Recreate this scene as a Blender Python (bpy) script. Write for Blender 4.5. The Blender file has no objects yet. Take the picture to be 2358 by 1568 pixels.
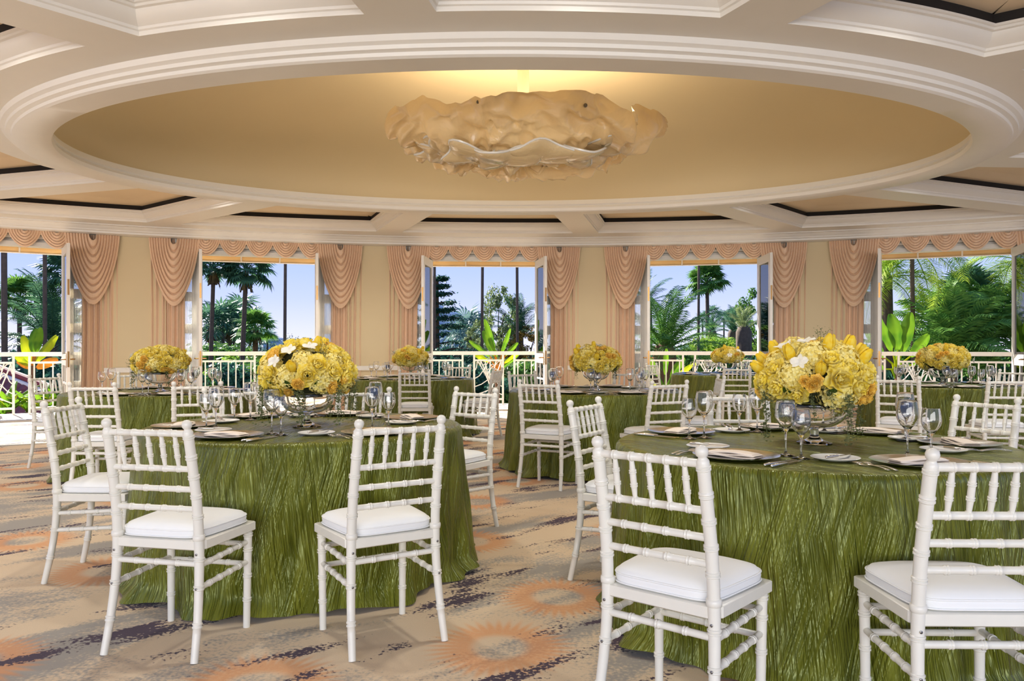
import bpy, bmesh, math, random
import numpy as np
from mathutils import Vector, Matrix, noise
from mathutils.geometry import tessellate_polygon
random.seed(7)
PI = math.pi
S = bpy.context.scene
COL = S.collection

# ------------------------------------------------------------------ camera
EYE, FPX, W0, H0, YH = 1.20, 1800.0, 2358.0, 1568.0, 797.0
cd = bpy.data.cameras.new('camera'); cam = bpy.data.objects.new('camera', cd); COL.objects.link(cam)
cd.sensor_width = 36.0; cd.lens = 36.0*FPX/W0; cd.shift_y = (YH-H0/2)/W0
cd.clip_start = 0.05; cd.clip_end = 2000
cam.location = (0, 0, EYE); cam.rotation_euler = (PI/2, 0, 0)
S.camera = cam

# ------------------------------------------------------------------ sky, sun, fill light, exposure
wd = bpy.data.worlds.new('world'); S.world = wd; wd.use_nodes = True
nt = wd.node_tree; nt.nodes.clear()
wo = nt.nodes.new('ShaderNodeOutputWorld'); bg = nt.nodes.new('ShaderNodeBackground')
tcw = nt.nodes.new('ShaderNodeTexCoord'); spw = nt.nodes.new('ShaderNodeSeparateXYZ'); rpw = nt.nodes.new('ShaderNodeValToRGB')
nt.links.new(tcw.outputs['Generated'], spw.inputs[0]); nt.links.new(spw.outputs['Z'], rpw.inputs[0])
nt.links.new(rpw.outputs[0], bg.inputs[0]); nt.links.new(bg.outputs[0], wo.inputs[0])
el = rpw.color_ramp.elements
el[0].position = 0.0; el[0].color = (0.74, 0.74, 0.93, 1)
el[1].position = 1.0; el[1].color = (0.13, 0.28, 0.72, 1)
for p, c in ((0.06, (0.50, 0.58, 0.93, 1)), (0.16, (0.28, 0.43, 0.90, 1)), (0.45, (0.19, 0.35, 0.82, 1))):
    e = el.new(p); e.color = c
bg.inputs[1].default_value = 0.95

sd = bpy.data.lights.new('sun', 'SUN'); so = bpy.data.objects.new('sun', sd); COL.objects.link(so)
sd.energy = 12.5; sd.angle = 0.009; sd.color = (1.0, 0.95, 0.86)
SUN = Vector((0.545, -0.655, -0.523)).normalized()
so.rotation_euler = SUN.to_track_quat('-Z', 'Y').to_euler(); so.location = (-10, 25, 20)

def area_light(name, loc, rot, sx, sy, energy, color):
    d = bpy.data.lights.new(name, 'AREA'); d.shape = 'RECTANGLE'; d.size = sx; d.size_y = sy
    d.energy = energy; d.color = color
    o = bpy.data.objects.new(name, d); COL.objects.link(o); o.location = loc; o.rotation_euler = rot
    return o
# added fill light behind the camera; no windows are built there
area_light('rear_fill_light', (-1.5, -9.5, 2.1), (PI*0.5, 0, 0), 15.0, 3.6, 920, (1.0, 0.985, 0.945))
S.view_settings.view_transform = 'Standard'; S.view_settings.look = 'None'
S.view_settings.gamma = 1.0; S.view_settings.exposure = 0.47
S.view_settings.use_curve_mapping = False
S.cycles.caustics_reflective = False; S.cycles.caustics_refractive = False
S.cycles.max_bounces = 9; S.cycles.transparent_max_bounces = 14; S.cycles.transmission_bounces = 10; S.cycles.diffuse_bounces = 3; S.cycles.glossy_bounces = 3; S.cycles.adaptive_threshold = 0.04; S.cycles.sample_clamp_indirect = 6.0

# ------------------------------------------------------------------ helpers
def lin(r, g, b):
    f = lambda c: ((c/255+0.055)/1.055)**2.4 if c > 10 else c/255/12.92
    return (f(r), f(g), f(b), 1.0)

class NT:
    def __init__(s, name):
        s.m = bpy.data.materials.new(name); s.m.use_nodes = True; s.t = s.m.node_tree; s.t.nodes.clear()
        s.out = s.t.nodes.new('ShaderNodeOutputMaterial'); s.b = s.t.nodes.new('ShaderNodeBsdfPrincipled')
        s.t.links.new(s.b.outputs[0], s.out.inputs[0])
    def n(s, typ, **kw):
        nd = s.t.nodes.new('ShaderNode'+typ)
        for k, v in kw.items():
            if k.startswith('i_'):
                key = k[2:]; key = int(key) if key.isdigit() else key.replace('_', ' ')
                s.put(nd.inputs[key], v)
            else: setattr(nd, k, v)
        return nd
    def put(s, sock, v):
        if isinstance(v, bpy.types.NodeSocket): s.t.links.new(v, sock)
        else: sock.default_value = v
    def math(s, op, a, b=0.0, c=0.0, clamp=False):
        nd = s.t.nodes.new('ShaderNodeMath'); nd.operation = op; nd.use_clamp = clamp
        for i, v in enumerate((a, b, c)): s.put(nd.inputs[i], v)
        return nd.outputs[0]
    def mix(s, f, a, b, blend='MIX'):
        nd = s.t.nodes.new('ShaderNodeMix'); nd.data_type = 'RGBA'; nd.blend_type = blend
        s.put(nd.inputs[0], f); s.put(nd.inputs[6], a); s.put(nd.inputs[7], b)
        return nd.outputs[2]
    def step(s, v, lo, hi):
        nd = s.t.nodes.new('ShaderNodeMapRange'); nd.interpolation_type = 'SMOOTHSTEP'
        s.put(nd.inputs[0], v); s.put(nd.inputs[1], lo); s.put(nd.inputs[2], hi); nd.inputs[3].default_value = 0; nd.inputs[4].default_value = 1
        return nd.outputs[0]
    def vec(s, rot=(0, 0, 0), scale=(1, 1, 1), loc=(0, 0, 0), src='Object'):
        tc = s.t.nodes.new('ShaderNodeTexCoord'); mp = s.t.nodes.new('ShaderNodeMapping')
        s.t.links.new(tc.outputs[src], mp.inputs[0]); mp.inputs[1].default_value = loc; mp.inputs[2].default_value = rot; mp.inputs[3].default_value = scale
        return mp.outputs[0]
    def rotscale(s, rot, scale, loc=(0, 0, 0), src='Object', vin=None):
        v = vin if vin is not None else s.t.nodes.new('ShaderNodeTexCoord').outputs[src]
        a = s.t.nodes.new('ShaderNodeMapping'); s.t.links.new(v, a.inputs[0]); a.inputs[2].default_value = (0, 0, rot)
        b = s.t.nodes.new('ShaderNodeMapping'); s.t.links.new(a.outputs[0], b.inputs[0]); b.inputs[3].default_value = scale; b.inputs[1].default_value = loc
        return b.outputs[0]
    def noise(s, v, scale, detail=3, rough=0.5, dist=0.0):
        nd = s.t.nodes.new('ShaderNodeTexNoise'); s.t.links.new(v, nd.inputs['Vector'])
        nd.inputs['Scale'].default_value = scale; nd.inputs['Detail'].default_value = detail; nd.inputs['Roughness'].default_value = rough; nd.inputs['Distortion'].default_value = dist
        return nd.outputs[0]
    def bump(s, h, strength, dist=0.01):
        nd = s.t.nodes.new('ShaderNodeBump'); nd.inputs['Strength'].default_value = strength; nd.inputs['Distance'].default_value = dist
        s.t.links.new(h, nd.inputs['Height']); s.t.links.new(nd.outputs[0], s.b.inputs['Normal'])
    def p(s, **kw):
        for k, v in kw.items():
            s.put(s.b.inputs[k.replace('_', ' ')], v)
        return s

MATS = {}
def simple(name, rgb, rough=0.5, metal=0.0, spec=0.5, var=0.06, nscale=6.0, bump=0.0, bscale=80.0, **kw):
    k = NT(name); c = lin(*rgb); v = k.vec()
    d = tuple(max(0, x*(1-var*2)) for x in c[:3])+(1,)
    col = k.mix(k.noise(v, nscale, 2), c, d)
    k.p(Base_Color=col, Roughness=rough, Metallic=metal); k.b.inputs['Specular IOR Level'].default_value = spec
    if bump: k.bump(k.noise(v, bscale, 3), bump, 0.004)
    k.p(**kw); MATS[name] = k.m
    return k.m

def leafy(name, rgb, rgb2, trans=0.35, rough=0.45, nscale=3.0):
    k = NT(name); v = k.vec(); oi = k.n('ObjectInfo')
    col = k.mix(k.step(k.noise(v, nscale, 1), 0.35, 0.68), lin(*rgb), lin(*rgb2))
    k.p(Base_Color=col, Roughness=rough); k.b.inputs['Specular IOR Level'].default_value = 0.12
    tr = k.n('BsdfTranslucent'); k.t.links.new(col, tr.inputs[0])
    mx = k.n('MixShader'); mx.inputs[0].default_value = trans
    k.t.links.new(k.b.outputs[0], mx.inputs[1]); k.t.links.new(tr.outputs[0], mx.inputs[2]); k.t.links.new(mx.outputs[0], k.out.inputs[0])
    MATS[name] = k.m
    return k.m

class MB:
    """collects vertices and faces for one mesh"""
    def __init__(s): s.v = []; s.f = []
    def add(s, vs, fs):
        o = len(s.v); s.v += [tuple(x) for x in vs]; s.f += [tuple(i+o for i in f) for f in fs]; return s
    def box(s, c, d, rz=0.0, M=None):
        vs = []
        for x in (-.5, .5):
            for y in (-.5, .5):
                for z in (-.5, .5):
                    p = Vector((x*d[0], y*d[1], z*d[2]))
                    if rz: p = Matrix.Rotation(rz, 3, 'Z') @ p
                    if M: p = M @ p
                    vs.append(p+Vector(c))
        return s.add(vs, [(0, 1, 3, 2), (4, 6, 7, 5), (0, 4, 5, 1), (2, 3, 7, 6), (0, 2, 6, 4), (1, 5, 7, 3)])
    def lathe(s, prof, n=24, M=None, close=False):
        vs = []; fs = []; m = len(prof)
        for i in range(n):
            a = 2*PI*i/n; ca, sa = math.cos(a), math.sin(a)
            for r, z in prof:
                p = Vector((r*ca, r*sa, z)); vs.append(M @ p if M else p)
        for i in range(n):
            j = (i+1) % n
            for k in range(m-1):
                fs.append((i*m+k, j*m+k, j*m+k+1, i*m+k+1))
        if prof[0][0] > 1e-5: fs.append(tuple(i*m for i in range(n))[::-1])
        if prof[-1][0] > 1e-5: fs.append(tuple(i*m+m-1 for i in range(n)))
        return s.add(vs, fs)
    def tube(s, pts, rad, n=8, cap=True):
        pts = [Vector(p) for p in pts]; m = len(pts)
        if not hasattr(rad, '__len__'): rad = [rad]*m
        T = []
        for i in range(m):
            t = pts[min(i+1, m-1)]-pts[max(i-1, 0)]; T.append(t.normalized() if t.length > 1e-9 else Vector((0, 0, 1)))
        up = Vector((0, 0, 1)) if abs(T[0].z) < 0.9 else Vector((1, 0, 0))
        x = T[0].cross(up).normalized(); vs = []; fs = []
        for i in range(m):
            x = (x-T[i]*x.dot(T[i])).normalized(); y = T[i].cross(x)
            for k in range(n):
                a = 2*PI*k/n; vs.append(pts[i]+(x*math.cos(a)+y*math.sin(a))*rad[i])
        for i in range(m-1):
            for k in range(n):
                l = (k+1) % n; fs.append((i*n+k, i*n+l, (i+1)*n+l, (i+1)*n+k))
        if cap: fs.append(tuple(range(n))[::-1]); fs.append(tuple((m-1)*n+k for k in range(n)))
        return s.add(vs, fs)
    def grid(s, fn, nu, nv, cu=False, flip=False):
        vs = [fn(i/(nu if cu else nu-1), j/(nv-1)) for i in range(nu) for j in range(nv)]; fs = []
        for i in range(nu if cu else nu-1):
            k = (i+1) % nu
            for j in range(nv-1):
                q = (i*nv+j, k*nv+j, k*nv+j+1, i*nv+j+1); fs.append(q[::-1] if flip else q)
        return s.add(vs, fs)
    def mesh(s, name, smooth=35):
        me = bpy.data.meshes.new(name); me.from_pydata(s.v, [], s.f); me.update()
        if smooth:
            me.polygons.foreach_set('use_smooth', [True]*len(me.polygons))
            me.set_sharp_from_angle(angle=math.radians(smooth))
        return me
    def build(s, name, m, parent=None, smooth=35, loc=None):
        return obj(name, s.mesh(name, smooth), m, parent, loc)

def obj(name, me, m, parent=None, loc=None, rot=None, scale=None):
    o = bpy.data.objects.new(name, me); COL.objects.link(o)
    if m is not None and me is not None and not me.materials: me.materials.append(m)
    if parent: o.parent = parent
    if loc is not None: o.location = loc
    if rot is not None: o.rotation_euler = rot
    if scale is not None: o.scale = scale if hasattr(scale, '__len__') else (scale,)*3
    return o
def empty(name, loc=(0, 0, 0), rz=0.0):
    o = bpy.data.objects.new(name, None); COL.objects.link(o); o.location = loc; o.rotation_euler = (0, 0, rz); o.empty_display_size = 0.1
    return o
def tag(o, label=None, cat=None, group=None, kind=None):
    if label: o['label'] = label
    if cat: o['category'] = cat
    if group: o['group'] = group
    if kind: o['kind'] = kind
    return o
def copy_tree(o, parent=None):
    c = o.copy(); COL.objects.link(c)
    if parent: c.parent = parent
    for ch in list(o.children): copy_tree(ch, c)
    return c
def P(px, py, D):
    """a photo pixel at distance D along the view axis -> world point"""
    return Vector(((px-W0/2)/FPX*D, D, EYE-(py-YH)/FPX*D))
def solidify(o, t, off=-1.0):
    md = o.modifiers.new('thickness', 'SOLIDIFY'); md.thickness = t; md.offset = off
    return o

# ------------------------------------------------------------------ materials
simple('white_paint', (238, 232, 220), 0.38, var=0.03)
simple('ceiling_paint', (236, 231, 221), 0.42, var=0.02)
simple('wall_tan', (226, 206, 164), 0.7, var=0.04, nscale=2)
simple('dome_paint', (224, 204, 160), 0.55, var=0.03, nscale=1.2)
simple('panel_cream', (226, 205, 172), 0.7, var=0.03, nscale=1)
simple('gap_black', (30, 25, 22), 0.8, var=0.1)
simple('chair_white', (232, 228, 214), 0.32, var=0.05, nscale=14)
simple('cushion_white', (238, 238, 234), 0.85, var=0.03)
simple('brass', (170, 130, 80), 0.3, 1.0)
simple('steel_screw', (130, 125, 120), 0.35, 1.0)
simple('silver', (226, 224, 218), 0.2, 1.0, var=0.03)
simple('silver_satin', (205, 200, 190), 0.26, 1.0, var=0.06, nscale=30)
simple('china', (240, 238, 230), 0.15, var=0.02)
simple('napkin_cream', (244, 230, 212), 0.8, var=0.04)
simple('railing_white', (236, 230, 222), 0.45, var=0.04)
simple('stone_floor', (206, 194, 178), 0.6, var=0.14, nscale=2.2, bump=0.1, bscale=20)
simple('sheer_white', (245, 242, 236), 0.9, var=0.02, Alpha=0.45)
simple('trunk_grey', (104, 86, 72), 0.9, var=0.3, nscale=9, bump=0.6, bscale=9)
simple('trunk_brown', (124, 88, 60), 0.9, var=0.3, nscale=14, bump=0.7, bscale=22)
simple('branch_brown', (92, 74, 58), 0.9, var=0.25, nscale=5)
simple('roof_tile', (112, 58, 66), 0.7, var=0.3, nscale=4, bump=0.2, bscale=30)
simple('roof_ridge', (140, 50, 44), 0.6, var=0.2)
simple('stucco', (212, 208, 204), 0.85, var=0.05)
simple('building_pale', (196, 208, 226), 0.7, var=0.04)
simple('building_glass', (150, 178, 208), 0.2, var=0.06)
simple('soil_green', (46, 62, 34), 0.95, var=0.4, nscale=0.6)
simple('foam_green', (58, 62, 24), 0.9, var=0.4, nscale=30)
leafy('leaf_mid', (104, 142, 62), (66, 108, 50)); leafy('leaf_olive', (140, 152, 96), (100, 120, 78))
leafy('leaf_dark', (62, 106, 84), (46, 84, 70)); leafy('leaf_bright', (150, 176, 60), (108, 146, 54))
leafy('leaf_autumn', (176, 134, 60), (112, 104, 50)); leafy('leaf_hazed', (110, 138, 128), (84, 116, 112))  # the far foliage's bluish leaf colour has distance haze painted in
leafy('palm_green', (110, 150, 66), (70, 116, 54)); leafy('palm_blue', (84, 122, 86), (62, 100, 78)); leafy('palm_lime', (170, 190, 62), (116, 156, 50))
leafy('banana_green', (112, 150, 34), (60, 108, 28), 0.45); leafy('banana_yellow', (188, 192, 32), (130, 160, 30), 0.5)
leafy('stalk_orange', (216, 126, 36), (150, 110, 36), 0.2); leafy('skirt_brown', (120, 100, 66), (86, 74, 52), 0.1)
leafy('petal_yellow', (253, 228, 84), (254, 240, 150), 0.25, 0.55, 40); leafy('petal_tulip', (250, 214, 46), (250, 226, 92), 0.3, 0.4, 50)
leafy('petal_orange', (252, 206, 84), (250, 216, 116), 0.25, 0.5, 60); leafy('petal_pale', (252, 240, 164), (246, 222, 112), 0.25, 0.6, 60)
leafy('petal_white', (250, 248, 238), (244, 240, 222), 0.3, 0.5, 40); leafy('sprig_green', (122, 128, 84), (84, 92, 58), 0.2, 0.7, 60)
leafy('rose_leaf', (62, 84, 32), (36, 58, 24), 0.2); leafy('awning_cloth', (236, 204, 152), (230, 196, 142), 0.16, 0.8, 2)
# gutter glass: thin panes
k = NT('pane_glass'); k.p(Base_Color=(0.95, 1, 0.98, 1), Roughness=0.0)
tr = k.n('BsdfTransparent'); tr.inputs[0].default_value = (0.93, 0.96, 0.95, 1); gl = k.n('BsdfGlossy'); gl.inputs['Roughness'].default_value = 0.02
fr = k.n('Fresnel'); fr.inputs[0].default_value = 1.5
mx = k.n('MixShader'); k.t.links.new(fr.outputs[0], mx.inputs[0]); k.t.links.new(tr.outputs[0], mx.inputs[1]); k.t.links.new(gl.outputs[0], mx.inputs[2]); k.t.links.new(mx.outputs[0], k.out.inputs[0])
MATS['pane_glass'] = k.m
k = NT('clear_glass'); k.p(Base_Color=(1, 1, 1, 1), Roughness=0.0, IOR=1.45, Transmission_Weight=1.0); MATS['clear_glass'] = k.m
def resin(name, c1, c2, tr_w, rough, bs, bd):
    k = NT(name); v = k.vec(); col = k.mix(k.noise(v, 2.2, 4), lin(*c1), lin(*c2))
    k.p(Base_Color=col, Roughness=rough, Coat_Weight=0.5, Coat_Roughness=0.1); k.bump(k.noise(v, bs, 3, 0.5, 1.2), 0.5, bd)
    tr = k.n('BsdfTranslucent'); k.t.links.new(col, tr.inputs[0]); mx = k.n('MixShader'); mx.inputs[0].default_value = tr_w
    k.t.links.new(k.b.outputs[0], mx.inputs[1]); k.t.links.new(tr.outputs[0], mx.inputs[2]); k.t.links.new(mx.outputs[0], k.out.inputs[0]); MATS[name] = k.m
resin('resin_cloud', (236, 210, 160), (220, 190, 138), 0.05, 0.3, 3.2, 0.08)
resin('resin_edge', (240, 216, 168), (226, 198, 146), 0.10, 0.18, 5.0, 0.04)

# peach curtain satin
k = NT('curtain_peach'); v = k.vec(scale=(1, 1, 0.15))
k.p(Base_Color=k.mix(k.noise(v, 30, 3), lin(240, 206, 172), lin(230, 190, 155)), Roughness=0.5, Sheen_Weight=0.25); k.b.inputs['Specular IOR Level'].default_value = 0.35
k.bump(k.noise(k.vec(), 14, 3), 0.15, 0.01); MATS['curtain_peach'] = k.m

# crinkled green satin
k = NT('satin_green')
tcn = k.n('TexCoord'); uvn = tcn.outputs['UV']
def crk(rot, sx, sy, sc, det=4):
    return k.noise(k.rotscale(rot, (sx, sy, 1), vin=uvn), sc, det, 0.5, 0.35)
h1 = crk(0.26, 1.0, 0.055, 40, 2); h2 = crk(-0.10, 1.0, 0.05, 62, 2); h3 = crk(0.15, 0.8, 0.14, 14, 2)
ridge = lambda h: k.math('SUBTRACT', 1.0, k.math('MULTIPLY', k.math('ABSOLUTE', k.math('SUBTRACT', h, 0.5)), 3.2), clamp=True)
msk = k.step(crk(0.1, 0.8, 0.5, 7, 1), 0.34, 0.66)
hh = k.math('ADD', k.math('MULTIPLY', k.math('MULTIPLY', ridge(h1), msk), 0.75), k.math('ADD', k.math('MULTIPLY', k.math('MULTIPLY', ridge(h2), k.math('SUBTRACT', 1.25, msk)), 0.55), k.math('MULTIPLY', h3, 1.1)))
col = k.mix(k.step(h3, 0.35, 0.65), lin(84, 89, 22), lin(110, 114, 36))
k.p(Base_Color=col, Roughness=0.27, Sheen_Weight=0.0); k.b.inputs['Specular IOR Level'].default_value = 0.7
k.b.inputs['Specular Tint'].default_value = (0.85, 0.95, 0.5, 1)
k.bump(hh, 1.0, 0.024); MATS['satin_green'] = k.m

# patterned carpet
k = NT('carpet'); pos = k.vec()
wob = k.noise(pos, 3.0, 2)
st = k.rotscale(-0.66, (0.62, 1.5, 1)); st2 = k.rotscale(-0.66, (0.85, 3.0, 1), (3.1, 1.7, 0))
grain = k.noise(pos, 190, 1); grain2 = k.noise(pos, 60, 2)
gn = k.math('ADD', k.noise(st, 1.5, 3, 0.55, 0.2), k.math('MULTIPLY', k.math('SUBTRACT', grain2, 0.5), 0.28))
pn = k.math('ADD', k.noise(st2, 1.5, 3, 0.55, 0.15), k.math('MULTIPLY', k.math('SUBTRACT', grain2, 0.5), 0.30))
greym = k.math('MULTIPLY', k.step(gn, 0.47, 0.60), 0.85); darkm = k.step(pn, 0.585, 0.635)
# sunbursts: cells, ring around each cell centre with fringed rays
vo = k.n('TexVoronoi', feature='F1', voronoi_dimensions='2D'); vo.inputs['Scale'].default_value = 1.0; vo.inputs['Randomness'].default_value = 0.55
mpv = k.n('Mapping'); tcv = k.n('TexCoord'); k.t.links.new(tcv.outputs['Object'], mpv.inputs[0]); mpv.inputs[1].default_value = (0.28, 0.36, 0)
flat = k.n('VectorMath', operation='MULTIPLY'); k.t.links.new(mpv.outputs[0], flat.inputs[0]); flat.inputs[1].default_value = (1, 1, 0)
k.t.links.new(flat.outputs[0], vo.inputs['Vector'])
dv = k.n('VectorMath', operation='SUBTRACT'); k.t.links.new(flat.outputs[0], dv.inputs[0]); k.t.links.new(vo.outputs['Position'], dv.inputs[1])
sp = k.n('SeparateXYZ'); k.t.links.new(dv.outputs[0], sp.inputs[0])
ang = k.math('ARCTAN2', sp.outputs[1], sp.outputs[0]); ln = k.n('VectorMath', operation='LENGTH'); k.t.links.new(dv.outputs[0], ln.inputs[0])
ray = k.math('MULTIPLY', k.math('SINE', k.math('MULTIPLY', ang, 38.0)), 0.030)
rr = k.math('ADD', ln.outputs[1], k.math('MULTIPLY', k.math('SUBTRACT', wob, 0.5), 0.07))
inner = k.step(rr, 0.09, 0.15); outer = k.step(k.math('ADD', rr, ray), 0.31, 0.19)
burst = k.math('MULTIPLY', k.math('MULTIPLY', inner, outer), k.math('ADD', 0.55, k.math('MULTIPLY', grain2, 0.9), clamp=True))
c0 = k.mix(k.noise(pos, 1.4, 1), lin(228, 207, 174), lin(212, 185, 149))
c1 = k.mix(greym, c0, lin(146, 144, 138))
c2 = k.mix(k.math('MULTIPLY', burst, 0.72), c1, lin(224, 152, 88))
c3 = k.mix(darkm, c2, lin(66, 50, 66))
c4 = k.mix(k.math('MULTIPLY', grain, 0.20), c3, lin(120, 104, 88))
k.p(Base_Color=c4, Roughness=0.95, Sheen_Weight=0.1); k.b.inputs['Specular IOR Level'].default_value = 0.1
MATS['carpet'] = k.m
M = MATS
# ------------------------------------------------------------------ room plan
WC = Vector((0.3, -1.65)); WR = 16.2            # the bowed window wall is an arc of a circle
CX, CY = 0.0, 8.02                               # centre of the oval dome
SOF, RINGZ, CORN = 3.17, 3.05, 3.03
WTH = [math.radians(a) for a in (-31.3, -17.1, -2.9, 11.3, 25.2)]
def arc(th, r): return Vector((WC.x+r*math.sin(th), WC.y+r*math.cos(th)))
HALF = 1.52
dth = math.asin(HALF/WR)

# floor: one plane of carpet bounded by the arc
m = MB()
pts = [(-13.5, -6, 0)]
n = 60
arcp = [arc(-0.98+1.96*i/n, WR+0.05) for i in range(n+1)]
bot = [(arcp[0].x, -6, 0)]+[(p.x, p.y, 0) for p in arcp]+[(arcp[-1].x, -6, 0)]
m.add([(x, y, z) for x, y, z in bot]+[(x, y, -0.2) for x, y, z in bot], [tuple(range(len(bot)))[::-1]]+[(i, (i+1) % len(bot), (i+1) % len(bot)+len(bot), i+len(bot)) for i in range(len(bot))])
tag(m.build('floor', M['carpet'], smooth=0), 'beige carpet with orange sunbursts, grey clouds and purple streaks', 'floor', kind='structure')

# window wall: curved sections between the bays
def arc_block(th0, th1, r0, r1, z0, z1, n=10):
    mb = MB(); vs = []
    for i in range(n+1):
        th = th0+(th1-th0)*i/n
        for r, z in ((r0, z0), (r1, z0), (r1, z1), (r0, z1)):
            q = arc(th, r); vs.append((q.x, q.y, z))
    fs = []
    for i in range(n):
        for a in range(4):
            b = (a+1) % 4; fs.append((i*4+a, i*4+b, i*4+4+b, i*4+4+a))
    fs += [(0, 3, 2, 1), (n*4, n*4+1, n*4+2, n*4+3)]
    return mb.add(vs, fs)
edges = [-0.98]
for t in WTH: edges += [t-dth, t+dth]
edges.append(0.98)
wb = tag(empty('wall_back', (0, 12, 0)), 'tan painted bowed wall between the window bays', 'wall', kind='structure')
for i in range(0, len(edges), 2):
    o = arc_block(edges[i], edges[i+1], WR, WR+0.28, 0, 3.6, 24 if i in (0, 10) else 8).build('wall_section', M['wall_tan']); o.parent = wb; o.matrix_parent_inverse = Matrix.Translation((0, -12, 0))
for t in WTH:
    o = arc_block(t-dth, t+dth, WR, WR+0.28, 2.97, 3.6, 8).build('wall_header', M['white_paint']); o.parent = wb; o.matrix_parent_inverse = Matrix.Translation((0, -12, 0))
nb = 0
for i in range(0, len(edges), 2):
    nb += 1
    tr_ = tag(empty('trim_%d' % nb), ['white chair rail and baseboard beyond the red roof window', 'white chair rail and baseboard between red roof and fan palm windows', 'white chair rail and baseboard between fan palm and bird-of-paradise windows', 'white chair rail and baseboard between bird-of-paradise and date palm windows', 'white chair rail and baseboard between date palm and jungle windows', 'white chair rail and baseboard beyond the jungle window'][nb-1], 'trim', kind='structure')
    ns = 24 if i in (0, 10) else 8
    arc_block(edges[i]+.002, edges[i+1]-.002, WR-0.035, WR+.002, 0.76, 0.84, ns).build('chair_rail', M['white_paint'], tr_)
    arc_block(edges[i]+.002, edges[i+1]-.002, WR-0.02, WR+.002, 0.0, 0.16, ns).build('baseboard', M['white_paint'], tr_)

# cornice swept round the arc
prof = [(0.0, 3.03), (0.20, 3.03), (0.235, 3.045), (0.24, 3.07), (0.27, 3.085), (0.275, 3.10), (0.33, 3.135), (0.345, 3.15), (0.40, 3.155), (0.40, 3.172), (0.0, 3.172)]
m = MB(); n = 90; vs = []
for i in range(n+1):
    th = -0.98+1.96*i/n
    for d, z in prof:
        q = arc(th, WR-d); vs.append((q.x, q.y, z))
k_ = len(prof); fs = []
for i in range(n):
    for a in range(k_):
        b = (a+1) % k_; fs.append((i*k_+a, (i+1)*k_+a, (i+1)*k_+b, i*k_+b))
m.add(vs, fs)
tag(m.build('trim_cornice', M['ceiling_paint'], smooth=25), 'white stepped cornice running along the bowed wall above the curtains', 'cornice', kind='structure')

# ------------------------------------------------------------------ coffered ceiling with oval dome
ceil = tag(empty('ceiling', (0, 8, 3.17)), 'white coffered ceiling with radial beams around an oval dome', 'ceiling', kind='structure')
def under(o): o.parent = ceil; o.matrix_parent_inverse = Matrix.Translation((0, -8, -3.17)); return o
def ell(a, b, ps): return Vector((CX+a*math.cos(ps), CY+b*math.sin(ps)))
RA, RB = 4.86, 3.13
def ray_ell(ps, a, b):
    """point where the ray at true bearing ps meets the oval"""
    r = 1/math.sqrt((math.cos(ps)/a)**2+(math.sin(ps)/b)**2); return r
def ray_wall(ps):
    d = Vector((math.cos(ps), math.sin(ps))); o = Vector((CX, CY))-WC
    b = o.dot(d); c = o.dot(o)-(WR-0.36)**2; t = -b+math.sqrt(b*b-c)
    return min(t, 9.6)
beams = [math.radians(a) for a in (4, 24, 47.8, 77.1, 111.2, 141, 162, 184, 207, 229, 259, 294, 323, 344)]
coffers = []
for i in range(len(beams)):
    p0 = beams[i]; p1 = beams[(i+1) % len(beams)]
    if p1 < p0: p1 += 2*PI
    def rin(p): return ray_ell(p, RA+.30, RB+.27)
    def rout(p): return ray_wall(p)-0.50
    hw = 0.185
    def ends(f): return p0+math.asin(hw/f(p0)), p1-math.asin(hw/f(p1))
    a0, a1 = ends(rin); b0, b1 = ends(rout); nn = 18
    poly = []
    for q in range(nn+1):
        p = b0+(b1-b0)*q/nn; poly.append(Vector((CX+rout(p)*math.cos(p), CY+rout(p)*math.sin(p))))
    for q in range(nn, -1, -1):
        p = a0+(a1-a0)*q/nn; poly.append(Vector((CX+rin(p)*math.cos(p), CY+rin(p)*math.sin(p))))
    coffers.append(poly)         # counter-clockwise
def inset(poly, d):
    out = []; n = len(poly)
    for i in range(n):
        a, b, c = poly[i-1], poly[i], poly[(i+1) % n]
        e1 = (b-a).normalized(); e2 = (c-b).normalized()
        n1 = Vector((-e1.y, e1.x)); n2 = Vector((-e2.y, e2.x)); s = (n1+n2)
        s = s.normalized(); den = max(0.35, s.dot(n1)); out.append(b+s*(d/den))
    return out
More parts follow.
